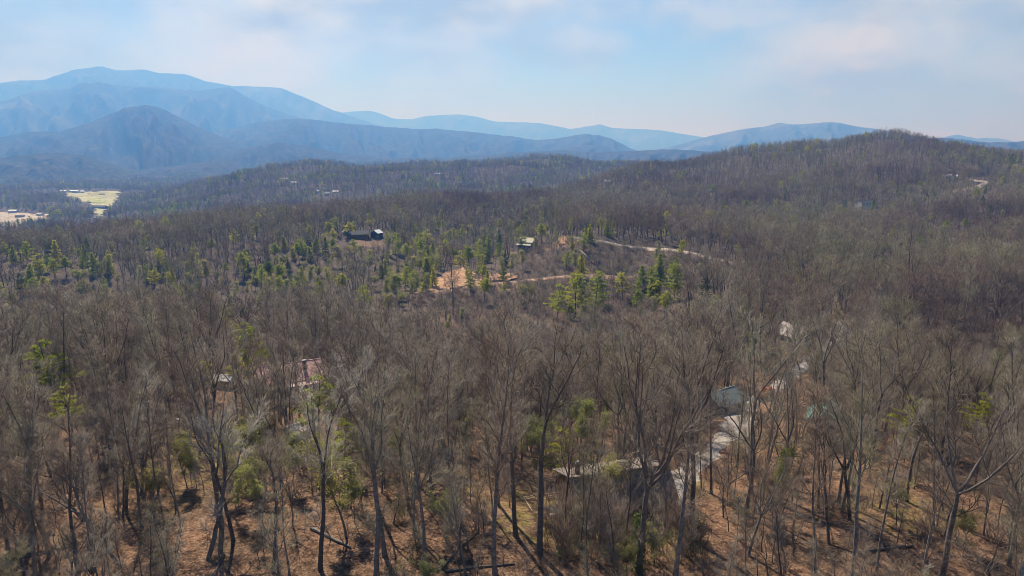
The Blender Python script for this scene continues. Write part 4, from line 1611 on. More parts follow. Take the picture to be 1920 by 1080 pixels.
log(60, 1042, 9, 0.28, R(22), 'dark fallen trunk across the leaf litter at the lower left corner', M['pine_bark'])
log(455, 868, 8, 0.2, R(-8), 'thin fallen trunk beside the grassy clearing at left', M['bark'])
log(620, 1010, 7, 0.2, R(-35), 'fallen trunk slanting through the leaves left of centre', M['bark'])
log(1050, 968, 3.0, 0.28, R(20), 'pale cut log on the yellow grass in front of the cabin', M['cut_wood'])
log(1064, 972, 2.2, 0.22, R(-40), 'shorter pale cut log beside the cabin front corner', M['cut_wood'])
log(1660, 1030, 8, 0.2, R(12), 'fallen trunk on the orange leaves at lower right', M['bark'])
log(1100, 482, 20, 0.6, R(-70), 'long pale fallen trunk on the cleared slope below the ridge road', M['cut_wood'])

for (px_, py_) in ((815, 545), (835, 535), (860, 530), (880, 530), (1058, 458), (950, 535), (1020, 528), (1110, 453), (1200, 465), (1300, 480), (1385, 790), (1275, 945), (1400, 760), (1480, 710), (1570, 640)):
    x, y, z, d = hit(px_, py_)
    HOUSE_FRONT.append((x, y, z + 1.0, 9.0))

# ------------------------------------------------------------------ forest
LANDMARKS = [('the large brown cabin', 1150, 940), ('the pink-roofed house', 545, 700), ('the green-roofed house', 1553, 790), ('the gravel pad', 1388, 800), ('the orange soil bank', 840, 535),
             ('the straw-roofed hillside house', 990, 470), ('the pale gable roof', 1488, 630), ('the small tan shed', 420, 725), ('the white box on a post', 336, 800), ('the grassy clearing at left', 430, 865),
             ('the lower left corner', 40, 1060), ('the lower right corner', 1880, 1060), ('the teal-roofed house', 1350, 760), ('the left edge of the view', 10, 760), ('the right edge of the view', 1900, 760),
             ('the long dark-roofed house', 672, 450), ('the ridge road', 1230, 468), ('the small pale shed', 556, 812), ('the dark hollow at right', 1820, 610), ('the white-ended house at right', 1626, 385)]


def where(px, py):
    best = min(LANDMARKS, key=lambda l: math.hypot((px - l[1]) / 1.3, py - l[2]))
    dx, dy = px - best[1], py - best[2]
    dist = math.hypot(dx, dy)
    near = 'just ' if dist < 70 else ('' if dist < 170 else 'well ')
    if 'edge' in best[0] or 'corner' in best[0]:
        if dist < 90:
            return 'close to ' + best[0]
        if abs(dy) > abs(dx):
            return ('above ' if dy < 0 else 'below ') + best[0]
        return 'some way in from ' + best[0]
    if abs(dx) > abs(dy) * 1.2:
        rel = ('left of ' if dx < 0 else 'right of ')
    else:
        rel = ('behind ' if dy < 0 else 'in front of ')
    return near + rel + best[0]


def copy_thing(name, proto_parts, loc, rz, scale, tilt=(0, 0)):
    t = bpy.data.objects.new(name, None)
    t.empty_display_size = 0.5
    COL.objects.link(t)
    t.location = loc
    t.rotation_euler = (tilt[0], tilt[1], rz)
    t.scale = scale
    for nm, me in proto_parts:
        c = bpy.data.objects.new(nm, me)
        COL.objects.link(c)
        c.parent = t
    return t


FORM_WORDS = {'straight': 'straight', 'forked': 'forked', 'spreading': 'wide-limbed', 'slim': 'thin', 'fan': 'fan-limbed', 'crooked': 'crooked'}


def tree_label(px, py, form, H):
    size = 'tall' if H > 19.5 else ('mid-height' if H > 14 else ('small' if H > 9 else 'low'))
    return '%s %s bare tree %s' % (size, FORM_WORDS[form], where(px, py))


FRONT = []                           # evergreens that stand clear of what grows before them
TAKEN = []                           # (x, y, r) of trees placed by hand
rng_f = np.random.RandomState(21)

# bare trees that stand out, by the foot and the top of their trunk in the photograph
HERO = [  # px, py base, py top, form index, label, trunk widen
    (968, 1005, 640, 0, 'tall straight bare tree left of the cabin deck, first of the two close trunks', 1.2),
    (1012, 1040, 630, 2, 'tall bare tree forking high in front of the cabin deck, casting a long shadow', 1.35),
    (930, 1078, 668, 1, 'tall bare tree with lichen-grey trunk left of the two close trunks by the deck', 1.1),
    (1196, 1072, 650, 7, 'broad bare tree with a dark ivy-clad trunk and fan of limbs before the cabin', 1.15),
    (1266, 1078, 690, 0, 'tall slim bare tree at the right front corner of the cabin', 1.0),
    (1294, 1010, 640, 3, 'tall forked bare tree beside the pale drive right of the cabin', 1.3),
    (1408, 925, 610, 2, 'tall bare tree forking in a V just below the gravel pad', 1.2),
    (1643, 1075, 770, 5, 'slender dark straight bare tree at lower right', 1.2),
    (1530, 1076, 770, 6, 'slim bare tree at lower right with one low bough to the right', 1.3),
    (1556, 1022, 800, 8, 'leaning crooked bare tree at lower right on the orange leaves', 1.1),
    (1765, 1078, 730, 4, 'large bare tree at lower right with pale limbs reaching up and right', 1.35),
    (1890, 1060, 760, 9, 'spreading bare tree by the right edge near the bottom', 1.0),
    (1700, 940, 690, 1, 'straight bare tree behind the large pale-limbed tree at lower right', 1.0),
    (388, 1052, 800, 8, 'dark crooked bare tree with drooping broken limbs at lower left', 1.7),
    (415, 985, 630, 2, 'tall dark bare tree right of the crooked one at lower left', 1.2),
    (600, 1068, 740, 3, 'bare tree with twin lower stems left of the lower middle', 1.2),
    (310, 985, 760, 6, 'slim bare tree, leftmost of three thin dark stems at lower left', 1.2),
    (338, 985, 780, 5, 'slim bare tree, rightmost of three thin dark stems at lower left', 1.2),
    (268, 990, 740, 1, 'straight dark bare tree left of the three thin stems at lower left', 1.0),
    (160, 975, 770, 8, 'leaning bare tree with long bent trunk near the left edge', 1.3),
    (230, 1060, 820, 8, 'bare tree leaning strongly left at the lower left', 1.3),
    (60, 1035, 760, 6, 'thin straight bare tree near the lower left corner', 1.2),
    (18, 1040, 740, 0, 'thick dark bare tree at the left edge near the bottom', 1.3),
    (512, 1076, 850, 8, 'bare tree leaning left with long low boughs left of the lower middle', 1.2),
    (543, 1079, 900, 5, 'broken-topped straight grey stem left of the lower middle', 1.6),
    (722, 1040, 720, 3, 'dark many-stemmed bare tree left of the lower middle', 1.3),
    (705, 1078, 740, 3, 'dark forked bare tree in front of the many-stemmed one', 1.4),
    (796, 1076, 800, 3, 'small forked bare tree left of the lower middle, low fork', 1.2),
    (776, 1000, 720, 5, 'slender bare tree behind the low-forked one', 1.1),
    (1102, 1079, 880, 6, 'short grey bare stem before the cabin at the bottom edge', 1.8),
    (1085, 1050, 850, 6, 'thin bare tree before the left half of the cabin', 1.1),
    (1125, 1030, 800, 5, 'thin bare tree before the middle of the cabin', 1.1),
    (1172, 1022, 790, 6, 'thin bare tree just left of the ivy-clad one', 1.0),
    (1222, 1040, 830, 5, 'thin bare tree just right of the ivy-clad one', 1.1),
    (1246, 1012, 770, 1, 'straight bare tree before the right end of the cabin', 1.0),
    (1062, 1000, 800, 3, 'small forked bare tree where the deck meets the cabin', 1.0),
    (1148, 1079, 900, 6, 'short thin bare stem between the cabin and the bottom edge', 1.6),
    (1328, 720, 560, 2, 'tall dark bare tree rising alone behind the teal-roofed house', 1.3),
    (1545, 800, 590, 3, 'forked dark bare tree at the left corner of the green-roofed house', 1.2),
    (1690, 830, 620, 4, 'spreading dark bare tree right of the green-roofed house', 1.2),
    (400, 740, 545, 4, 'broad bare tree with green-tinged crown above the tan shed', 1.3),
    (850, 590, 470, 0, 'very dark straight tree standing before the orange soil bank', 1.6),
    (80, 640, 545, 4, 'dark spreading bare tree at the left, below the green pines', 1.3),
    (180, 680, 570, 3, 'pale forked bare tree left, with twisted limbs', 1.2),
    (1105, 700, 570, 3, 'slender forked bare tree near the middle of the view', 1.2),
    (650, 660, 545, 7, 'brown many-limbed bare tree behind the pink-roofed house', 1.2),
    (1800, 640, 480, 0, 'straight dark tree on the rim of the dark hollow at right', 1.3),
    (1700, 560, 420, 0, 'thin straight tree on the upper rim of the dark hollow', 1.2),
]
n_bare = 0
for (px, pb, pt, fi, lab, wd) in HERO:
    x, y, z, d = hit(px, pb)
    ztop = z_at(px, pt, d)
    h = max(4.0, ztop - z)
    b = BARE[fi]
    s = h / (b['H'] * 0.97)
    seed = px + pb
    wd = 0.25 + 0.68 * wd
    t = copy_thing('bare_tree', [('trunk', b['trunk']), ('crown', b['crown'])], (x, y, z), (seed * 1.7) % 6.28, (s * wd if s < 0.8 else s * (0.5 + 0.5 * wd), s * wd if s < 0.8 else s * (0.5 + 0.5 * wd), s))
    tag(t, lab, 'tree', 'bare trees of the wood')
    TAKEN.append((x, y, 3.0))
    n_bare += 1

# ivy on the ivy-clad trunk
x, y, z, d = hit(1196, 1072)
iv = [o for o in COL.objects if o.get('label', '').startswith('broad bare tree with a dark ivy')][0]
rg = np.random.RandomState(5)
tp = []
for k in range(500):
    hh = rg.uniform(0, 5.2)
    a = rg.uniform(0, 6.28)
    r = 0.42 * (1 - hh / 14) + rg.uniform(0, 0.16)
    tp.append((r * math.cos(a), r * math.sin(a), hh))
ivy = link('ivy', leaf_mesh('ivy', rg, tp, 1400, 0.17, M['dark_needles'], 0.05), iv)

# evergreens: pixel of the top, height, form index, label
PINE_AT = [
    (88, 636, 15, 4, 'open yellow-green pine with tiers of boughs at the left'),
    (124, 722, 9, 4, 'small thin green pine right of the open yellow-green one'),
    (98, 450, 18, 2, 'pointed green pine on the left, tallest of its cluster'),
    (45, 452, 16, 0, 'dark green pine left of the tallest pointed one'),
    (158, 458, 15, 2, 'narrow green pine in the left cluster'),
    (175, 474, 15, 6, 'rightmost green pine of the left cluster'),
    (120, 482, 13, 3, 'round green pine below the tallest pointed one'),
    (65, 490, 13, 0, 'bushy green pine lowest in the left cluster'),
    (455, 474, 17, 3, 'round-topped bright green pine left of the middle ridge'),
    (487, 500, 14, 0, 'bright green pine right of the round-topped one'),
    (512, 456, 15, 3, 'small green pine above the round-topped bright one'),
    (566, 447, 14, 0, 'green pine on the slope below the long dark-roofed house'),
    (596, 520, 13, 6, 'short green pine left of the orange soil bank'),
    (486, 546, 12, 0, 'solitary bright green pine above the pink-roofed house'),
    (566, 590, 11, 6, 'yellowish green pine right above the pink-roofed house'),
    (20, 565, 14, 4, 'green pine partly hidden at the left edge'),
    (370, 570, 14, 4, 'green pine beside the broad bare tree above the tan shed'),
    (430, 585, 12, 4, 'dull green pine right of the broad bare tree above the tan shed'),
    (1116, 508, 24, 0, 'tallest layered pine of the trio in front of the dirt road'),
    (1080, 510, 23, 1, 'middle layered pine of the trio in front of the dirt road'),
    (1045, 532, 19, 4, 'thin left pine of the trio in front of the dirt road'),
    (1072, 566, 13, 0, 'low bushy pine at the foot of the trio'),
    (1207, 498, 18, 2, 'narrow green pine left of the three right of the dirt road'),
    (1240, 476, 19, 2, 'pale pointed pine in the middle of the three right of the dirt road'),
    (1268, 494, 19, 1, 'right green pine of the three right of the dirt road'),
    (1224, 520, 14, 6, 'short green pine among the three right of the dirt road'),
    (1338, 346, 16, 3, 'round-headed green pine standing out of the brown woods at right'),
    (1507, 318, 15, 2, 'small yellow-green pine alone near the right hill'),
    (716, 363, 16, 3, 'green pine on the skyline ridge, right one of the pair'),
    (704, 366, 15, 3, 'green pine on the skyline ridge, left one of the pair'),
    (642, 377, 14, 3, 'yellow-green pine on the ridge left of the skyline pair'),
    (666, 372, 14, 0, 'green pine between the skyline pair and the yellow-green one'),
    (826, 392, 15, 2, 'pointed pine on the ridge in the middle'),
    (993, 342, 18, 7, 'dark evergreen on the ridge right of the middle'),
    (1040, 345, 15, 0, 'dull green pine right of the dark evergreen on the ridge'),
    (896, 448, 19, 0, 'bright green pine left of the straw-roofed house'),
    (880, 462, 17, 3, 'second bright green pine left of the straw-roofed house'),
    (862, 470, 15, 4, 'green pine further left of the straw-roofed house'),
    (915, 440, 18, 2, 'dark narrow pine close left of the straw-roofed house'),
    (938, 455, 15, 0, 'green pine at the left wall of the straw-roofed house'),
    (908, 498, 12, 3, 'low green pine below the straw-roofed house'),
    (802, 430, 16, 4, 'green pine uphill from the orange soil bank'),
    (790, 455, 15, 6, 'narrow green pine above the orange soil bank'),
    (1062, 470, 12, 0, 'green pine beside the bare soil cut by the ridge road'),
    (1095, 428, 15, 4, 'pale green pine behind the start of the ridge road'),
    (1400, 375, 14, 3, 'small green pine in the brown woods at upper right'),
    (1455, 372, 13, 0, 'dull green pine right of the small one at upper right'),
    (1638, 372, 15, 2, 'green pine beside the white-ended house'),
    (1748, 398, 12, 3, 'yellow-green pine low in the right woods'),
    (1812, 410, 11, 3, 'small yellow-green pine far right in the woods'),
    (1880, 330, 14, 0, 'dull green pine near the right edge'),
    (1700, 640, 7, 6, 'faint small evergreen right of the pale gable roof'),
    (430, 790, 8, 4, 'low yellow-green evergreen behind the grassy clearing'),
    (640, 790, 9, 4, 'green evergreen with bent boughs right of the small pale shed'),
    (590, 705, 12, 4, 'open green pine just in front of the pink-roofed house'),
    (1045, 800, 9, 4, 'bushy green evergreen left behind the cabin deck'),
    (1705, 740, 10, 4, 'thin yellow-green pine at the right middle'),
    (1840, 735, 9, 4, 'yellowish thin pine near the right edge'),
]


def solve_top(px, py, h):
    return hit(px, py, h)


def add_pine(px, py, h, fi, label, group=None, wide=1.0, key=False):
    x, y, z, d = solve_top(px, py, h)
    b = PINES[fi]
    s = h / b['H']
    t = copy_thing('pine_tree', [('trunk', b['trunk']), ('crown', b['crown'])], (x, y, z), (px * 0.37) % 6.28, (s * wide * 1.35, s * wide * 1.35, s))
    tag(t, label, 'tree', group)
    TAKEN.append((x, y, 2.6))
    FRONT.append((x, y, z + h * 0.3, 0.2 * h, 0.52 if key else 0.80))
    return t


for (px, py, h, fi, lab) in PINE_AT:
    add_pine(px, py, h, fi, lab, 'evergreens among the bare trees', 1.0, True)
# more evergreens where the photograph has loose clusters
CL = [(90, 480, 90, 30, 9, 15), (480, 500, 70, 40, 10, 13), (560, 480, 60, 40, 9, 13), (850, 450, 70, 30, 12, 14), (780, 470, 60, 40, 8, 13), (900, 490, 60, 30, 6, 11), (300, 520, 130, 30, 9, 11),
      (1040, 400, 90, 30, 8, 14), (700, 420, 90, 30, 6, 14), (1240, 530, 50, 30, 5, 12), (200, 560, 140, 40, 7, 10), (1650, 400, 160, 40, 10, 11), (1500, 360, 120, 25, 7, 12), (1800, 350, 90, 30, 8, 12),
      (420, 640, 90, 50, 6, 9), (700, 560, 120, 40, 5, 8), (1350, 560, 90, 60, 5, 8),
      (60, 520, 90, 40, 8, 12), (500, 520, 120, 40, 12, 13), (820, 480, 100, 40, 12, 14), (1220, 510, 70, 40, 6, 15), (620, 440, 120, 30, 10, 14), (350, 470, 140, 25, 8, 13)]
PW = {0: 'layered', 1: 'layered', 2: 'narrow', 3: 'bushy', 4: 'thin open', 5: 'bushy', 6: 'short narrow', 7: 'dark narrow', 8: 'dark'}
for (cx_, cy_, sx, sy, n, h0) in CL:
    for k in range(n):
        px, py = rng_f.normal(cx_, sx * 0.95), rng_f.normal(cy_, sy * 0.75)
        fi = int(rng_f.choice([0, 1, 2, 3, 4, 5, 6, 7, 8]))
        h = h0 * rng_f.uniform(0.75, 1.15)
        add_pine(px, py, h, fi, '%s green pine %s' % (PW[fi], where(px, py)), 'evergreens among the bare trees')

# young trees coming into leaf
BUD_AT = [(350, 818, 7, 3, 'yellow-green young tree beside the grassy clearing'), (455, 795, 9, 2, 'bushy pale green young tree right behind the grassy clearing'), (545, 820, 8, 3, 'green young tree below the small pale shed'), (1088, 765, 10, 0, 'bright green young tree behind the cabin'), (1015, 790, 9, 2, 'olive green young tree behind the cabin deck'),
          (1142, 572, 8, 2, 'bright yellow-green young tree right of the pine trio'), (1118, 600, 7, 3, 'bright green low tree below the pine trio'), (942, 618, 6, 2, 'little vivid green tree alone in the middle'),
          (865, 580, 9, 3, 'grey-green young tree below the orange soil bank'), (843, 592, 6, 3, 'pale green sapling below the dark straight tree'), (755, 548, 9, 2, 'pale green young tree at the left end of the dirt road'),
          (1165, 680, 9, 3, 'yellow-green sapling near the middle right'), (640, 830, 12, 1, 'greenish young tree left of the lower middle'), (660, 870, 8, 3, 'green sapling in the lower middle left'),
          (1690, 905, 6, 2, 'yellow-green young tree on the slope at lower right'), (1820, 965, 5, 2, 'bright green low young tree at lower right'), (1415, 630, 9, 3, 'dull green young tree left of the pale gable roof'),
          (835, 930, 6, 2, 'grey-green young tree left of the cabin'), (1175, 1020, 4, 2, 'low green young tree before the cabin at the bottom'), (805, 1050, 4, 2, 'low bright green sapling at the bottom left of the cabin'),
          (1230, 985, 5, 2, 'olive green young tree at the cabin eave'), (1470, 850, 8, 3, 'olive young tree below the gravel pad')]
RUST_AT = [(483, 486, 7, 'small tree still holding orange leaves among the green pines'), (1290, 545, 6, 'small rust-leaved tree on the slope right of the pines')]


def add_bud(px, py, h, fi, lab, key=False):
    x, y, z, d = solve_top(px, py, h)
    b = BUDS[fi]
    s = h / b['H']
    t = copy_thing('young_tree', [('trunk', b['trunk']), ('crown', b['crown']), ('foliage', b['leaves'])], (x, y, z), (px * 0.53) % 6.28, (s * 1.15, s * 1.15, s))
    tag(t, lab, 'tree', 'young trees coming into leaf')
    TAKEN.append((x, y, 2.0))
    FRONT.append((x, y, z + h * 0.35, 0.18 * h, 0.72 if key else 0.82))


for q in BUD_AT:
    add_bud(*q, key=True)
for (cx_, cy_, sx, sy, n, h0) in [(350, 520, 200, 45, 24, 12), (780, 480, 130, 45, 34, 14), (560, 500, 120, 40, 16, 13), (200, 540, 160, 50, 10, 12), (1000, 430, 90, 40, 9, 13), (420, 540, 160, 50, 14, 11), (900, 660, 300, 70, 10, 8), (1250, 520, 90, 60, 10, 10), (1150, 610, 120, 50, 8, 8), (450, 830, 120, 50, 8, 7), (1050, 800, 120, 40, 5, 8)]:
    for k in range(n):
        px, py = rng_f.normal(cx_, sx * 0.95), rng_f.normal(cy_, sy * 0.75)
        fi = int(rng_f.randint(0, 4))
        add_bud(px, py, h0 * rng_f.uniform(0.7, 1.1), fi, '%s pale green young tree %s' % (['slim', 'upright', 'fan-shaped', 'small'][fi], where(px, py)))
for (px, py, h, lab) in RUST_AT:
    x, y, z, d = solve_top(px, py, h)
    b = BUDS[3]
    s = h / 9
    t = copy_thing('rust_leaved_tree', [('trunk', b['trunk']), ('crown', b['crown']), ('foliage', RUST)], (x, y, z), 1.0, (s, s, s))
    tag(t, lab, 'tree')
    TAKEN.append((x, y, 2))

# trunks and boughs brought down over the years
for k in range(8):
    px_, py_ = rng_f.uniform(30, 1890), rng_f.uniform(880, 1070)
    if 930 < px_ < 1350:
        continue
    log(px_, py_, rng_f.uniform(4, 9), rng_f.uniform(0.10, 0.2), rng_f.uniform(0, 3.14), '%s fallen trunk on the leaves %s' % (['thin', 'grey', 'weathered'][k % 3], where(px_, py_)), M['bark'])

# ---- candidate places for every other tree
SPARSE = [  # pixel outline, share kept, height factor
    ([(755, 565), (830, 535), (960, 512), (965, 478), (1045, 448), (1075, 446), (1420, 500), (1390, 525), (1280, 560), (1190, 600), (1000, 625), (850, 605)], 0.72, 0.58),
    ([(740, 590), (1280, 585), (1290, 650), (1150, 690), (850, 720), (720, 680)], 0.85, 0.60),
    ([(1340, 760), (1480, 690), (1570, 590), (1620, 640), (1520, 740), (1440, 860), (1330, 870)], 0.35, 0.9),
    ([(470, 705), (650, 705), (650, 790), (470, 790)], 0.85, 0.85),
    ([(380, 725), (460, 725), (470, 790), (380, 790)], 0.5, 0.7),
    ([(1495, 790), (1625, 790), (1640, 900), (1480, 900)], 0.6, 0.8),
    ([(960, 905), (1300, 905), (1330, 1090), (900, 1090)], 0.55, 0.42),
    ([(1440, 635), (1560, 635), (1560, 690), (1440, 690)], 0.6, 0.8),
    ([(955, 478), (1045, 478), (1045, 530), (955, 530)], 0.10, 0.5),
    ([(625, 447), (745, 447), (745, 500), (625, 500)], 0.35, 0.7),
    ([(1590, 386), (1665, 386), (1665, 408), (1590, 408)], 0.3, 0.6),
    ([(380, 840), (470, 840), (480, 910), (380, 920)], 0.25, 0.7),
    ([(1500, 980), (1640, 980), (1680, 1080), (1480, 1080)], 0.3, 0.8),
    ([(1780, 366), (1800, 352), (1850, 352), (1850, 378)], 0.4, 0.7),
]
NO_TREE = [[(116, 363), (165, 357), (226, 357), (230, 372), (220, 388), (204, 392), (204, 408), (176, 410), (170, 392), (148, 382), (128, 380)],
           [(-80, 396), (30, 393), (92, 400), (96, 420), (40, 428), (-80, 436)],
           [(752, 558), (800, 552), (880, 542), (880, 508), (840, 510), (810, 530)]]


def cells(rmin, rmax, cell, seed, azmax=0.80):
    rng = np.random.RandomState(seed)
    m = int(rmax / cell) + 1
    gx, gy = np.meshgrid(np.arange(-m, m + 1), np.arange(-2, m + 1), indexing='ij')
    x = (gx + rng.uniform(-0.46, 0.46, gx.shape)).ravel() * cell
    y = (gy + rng.uniform(-0.46, 0.46, gx.shape)).ravel() * cell
    d = np.hypot(x, y)
    k = (d >= rmin) & (d < rmax) & (np.abs(np.arctan2(x, y)) < azmax)
    return x[k], y[k], d[k]


# horizon scan: which ground can be seen
_az = np.linspace(-0.82, 0.82, 420)
_rr = np.exp(np.linspace(math.log(50), math.log(4400), 330))
_zz = ground_z(_rr[None] * np.sin(_az)[:, None], _rr[None] * np.cos(_az)[:, None])
_el = np.arctan2(_zz + 4.0 - CAM_Z, _rr[None])
_run = np.maximum.accumulate(_el, axis=1)


def seen(x, y, z, h):
    d = np.hypot(x, y)
    i = np.clip(np.searchsorted(_az, np.arctan2(x, y)), 0, len(_az) - 1)
    j = np.clip(np.searchsorted(_rr, d) - 2, 0, len(_rr) - 1)
    return np.arctan2(z + h - CAM_Z, d) > _run[i, j] - 0.004


def filt(x, y, d, seed):
    rng = np.random.RandomState(seed)
    z = ground_z(x, y)
    px, py = to_px(x, y, z)
    keep = np.ones(len(x), bool)
    hs = np.ones(len(x))
    for poly in NO_TREE:
        keep &= ~in_poly(px, py, poly)
    for poly, share, hf in SPARSE:
        k = in_poly(px, py, poly)
        keep &= ~(k & (rng.rand(len(x)) > share))
        hs = np.where(k, hf * rng.uniform(0.7, 1.2, len(x)), hs)
    for pts, hw in ROAD_LINES:
        m = np.hypot(x[:, None] - pts[None, ::2, 0], y[:, None] - pts[None, ::2, 1]).min(1) if len(x) < 60000 else None
        if m is not None:
            keep &= m > hw + 1.6
    for (a, b, r) in CLEAR:
        keep &= np.hypot(x - a, y - b) > r
    for (a, b, r) in TAKEN:
        keep &= np.hypot(x - a, y - b) > r
    # an opening before each evergreen, as wide as its crown
    az, dd = np.arctan2(x, y), np.hypot(x, y)
    open_ = np.zeros(len(x), bool)
    for (a, b, zl, r, far_) in FRONT:
        D = math.hypot(a, b)
        if D < 75:
            continue
        top = CAM_Z + (zl - CAM_Z) * dd / D
        k = (dd < D + 1) & (dd > D * far_) & (np.abs(az - math.atan2(a, b)) * D < r + 2.0) & (z + 17 > top)
        open_ |= k
    low = open_ & (rng.rand(len(x)) < 0.55)
    hs = np.where(low, hs * 0.35, hs)
    keep &= ~(open_ & ~low & (rng.rand(len(x)) < 0.9))
    for hn, (a, b, zl, r) in enumerate(HOUSE_FRONT):
        D = math.hypot(a, b)
        top = CAM_Z + (zl - CAM_Z) * dd / D
        k = (dd < D + 1) & (dd > D - 0.30 * D) & (np.abs(az - math.atan2(a, b)) * D < r) & (z + 19 > top)
        keep &= ~(k & (rng.rand(len(x)) < {1: 0.33, 2: 0.3, 5: 0.5, 6: 0.1, 8: 0.7}.get(hn, 0.28)))
    return keep, hs, z, px, py


def height_factor(x, y, rng):
    """forest height varies in stands and from tree to tree"""
    return np.clip(0.86 + 0.20 * fbm(x / 60.0, y / 60.0, 2) + rng.normal(0, 0.13, len(x)), 0.40, 1.12)


bare_pts = []     # x y z d H idx scale lod px py
rng = np.random.RandomState(33)
x, y, d = cells(63, 430, 4.5, 1)
keep, hs, z, px, py = filt(x, y, d, 2)
small = (rng.rand(len(x)) < 0.30)
hf = height_factor(x, y, rng) * hs * np.where(small, rng.uniform(0.35, 0.75, len(x)), 1.0)
hf = np.where(d < 76, np.minimum(hf, rng.uniform(0.25, 0.5, len(x))), hf)
keep &= rng.rand(len(x)) < np.where(d < 135, 0.95, 0.98)
near = np.nonzero(keep)[0]
cand = []
for i in near:
    fi = int(rng.choice(15, p=[.11, .11, .07, .06, .04, .10, .09, .02, .02, .03, .10, .08, .10, .01, .06])) if not small[i] else int(rng.choice([5, 6, 5, 6, 2, 7]))
    Hh = BARE[fi]['H'] * hf[i]
    cand.append((Hh / d[i], i, fi, Hh))
# those that show largest become trees of their own
cand.sort(key=lambda q: -q[0])
infr = [q for q in cand if -60 < px[q[1]] < 1980 and to_px(x[q[1]], y[q[1]], z[q[1]] + q[3])[1] < 1075]
single = infr[:300 - n_bare]
sset = set(q[1] for q in single)
for (_, i, fi, Hh) in single:
    b = BARE[fi]
    s = Hh / b['H']
    w = s ** 0.8
    t = copy_thing('bare_tree', [('trunk', b['trunk']), ('crown', b['crown'])], (x[i], y[i], z[i]), rng.uniform(0, 6.28), (w * rng.uniform(.9, 1.1), w * rng.uniform(.9, 1.1), s), (rng.normal(0, .03), rng.normal(0, .03)))
    tag(t, tree_label(px[i], py[i], b['form'], Hh), 'tree', 'bare trees of the wood')
P, IDX, RZ, SCL, TIL = [], [], [], [], []
for (_, i, fi, Hh) in cand:
    if i in sset:
        continue
    if d[i] < 250:
        k = fi
    else:
        k = N0 + (fi % 6)
    s = Hh / STUFF_H[k]
    w = s ** 0.8
    P.append((x[i], y[i], z[i]))
    IDX.append(k)
    RZ.append(rng.uniform(0, 6.28))
    SCL.append((w, w, s))
    TIL.append((rng.normal(0, .03), rng.normal(0, .03)))

# thin understorey trees between the tall ones
x, y, d = cells(62, 300, 3.7, 81)
rng = np.random.RandomState(82)
keep, hs, z, px, py = filt(x, y, d, 83)
keep &= rng.rand(len(x)) < np.clip(0.65 + 0.7 * fbm(x / 25.0, y / 25.0, 3), 0.2, 0.95)
for i in np.nonzero(keep)[0]:
    k = int(rng.choice([5, 6, 12, 6, 0, 7, 3, 10, 13, 11]))
    s = rng.uniform(4.5, 12.5) / STUFF_H[k] * (hs[i] * 0.5 + 0.5)
    w = s ** 0.75
    P.append((x[i], y[i], z[i]))
    IDX.append(k)
    RZ.append(rng.uniform(0, 6.28))
    SCL.append((w, w, s))
    TIL.append((rng.normal(0, .05), rng.normal(0, .05)))

EP, EI, ER, ES = [], [], [], []       # far evergreens
for (r0, r1, cell, seed, lo, hi) in ((430, 1000, 6.3, 5, N0, N1), (1000, 2000, 7.0, 6, N1, N2), (2000, 4300, 10.5, 7, N1, N2)):
    x, y, d = cells(r0, r1, cell, seed, 0.76)
    z = ground_z(x, y)
    k = seen(x, y, z, 20)
    x, y, d, z = x[k], y[k], d[k], z[k]
    rng = np.random.RandomState(seed + 50)
    keep, hs, z, px, py = filt(x, y, d, seed + 9)
    hf = height_factor(x, y, rng) * hs * np.where(rng.rand(len(x)) < 0.2, 0.65, 1.0)
    # evergreens gather in hollows and patches; more of them beyond the first ridge
    ev = fbm(x / 120.0 + 7, y / 120.0 + 3, 3)
    pe = np.clip(0.07 + 0.6 * (ev - 0.10), 0.02, 0.7) * np.where(d > 1000, 1.5, 1.1)
    pe = np.where((px > 1050) & (d < 1500), pe * 0.35, pe)
    is_e = rng.rand(len(x)) < pe
    n = len(x)
    idx = rng.randint(lo, hi, n)
    big = 1.0 if r0 < 2000 else 1.25
    for i in np.nonzero(keep)[0]:
        if is_e[i]:
            EP.append((x[i], y[i], z[i]))
            EI.append(rng.randint(4, 6) if (d[i] < 1100 and rng.rand() < 0.5) else rng.randint(0, 4))
            ER.append(rng.uniform(0, 6.28))
            s = rng.uniform(0.6, 1.05) * (1.0 if r0 < 2000 else 1.15)
            ES.append((s * 1.1, s * 1.1, s))
        else:
            s = hf[i] * big * (20.0 if d[i] < 1000 else 16.5) / STUFF_H[idx[i]]
            P.append((x[i], y[i], z[i]))
            IDX.append(idx[i])
            RZ.append(rng.uniform(0, 6.28))
            SCL.append((s * 1.05, s * 1.05, s))
            TIL.append((rng.normal(0, .03), rng.normal(0, .03)))
print('bare stuff', len(P), 'evergreen stuff', len(EP), 'single', len(single) + n_bare)
points_stuff('bare_woods', P, IDX, RZ, SCL, proto_collection('bare_proto', STUFF_MESHES), np.array(TIL, np.float32), 'the rest of the leafless wood rolling away over the hills')
points_stuff('far_green_trees', EP, EI, ER, ES, proto_collection('evergreen_proto', FAR_PINES), None, 'evergreens and budding trees scattered through the far woods')

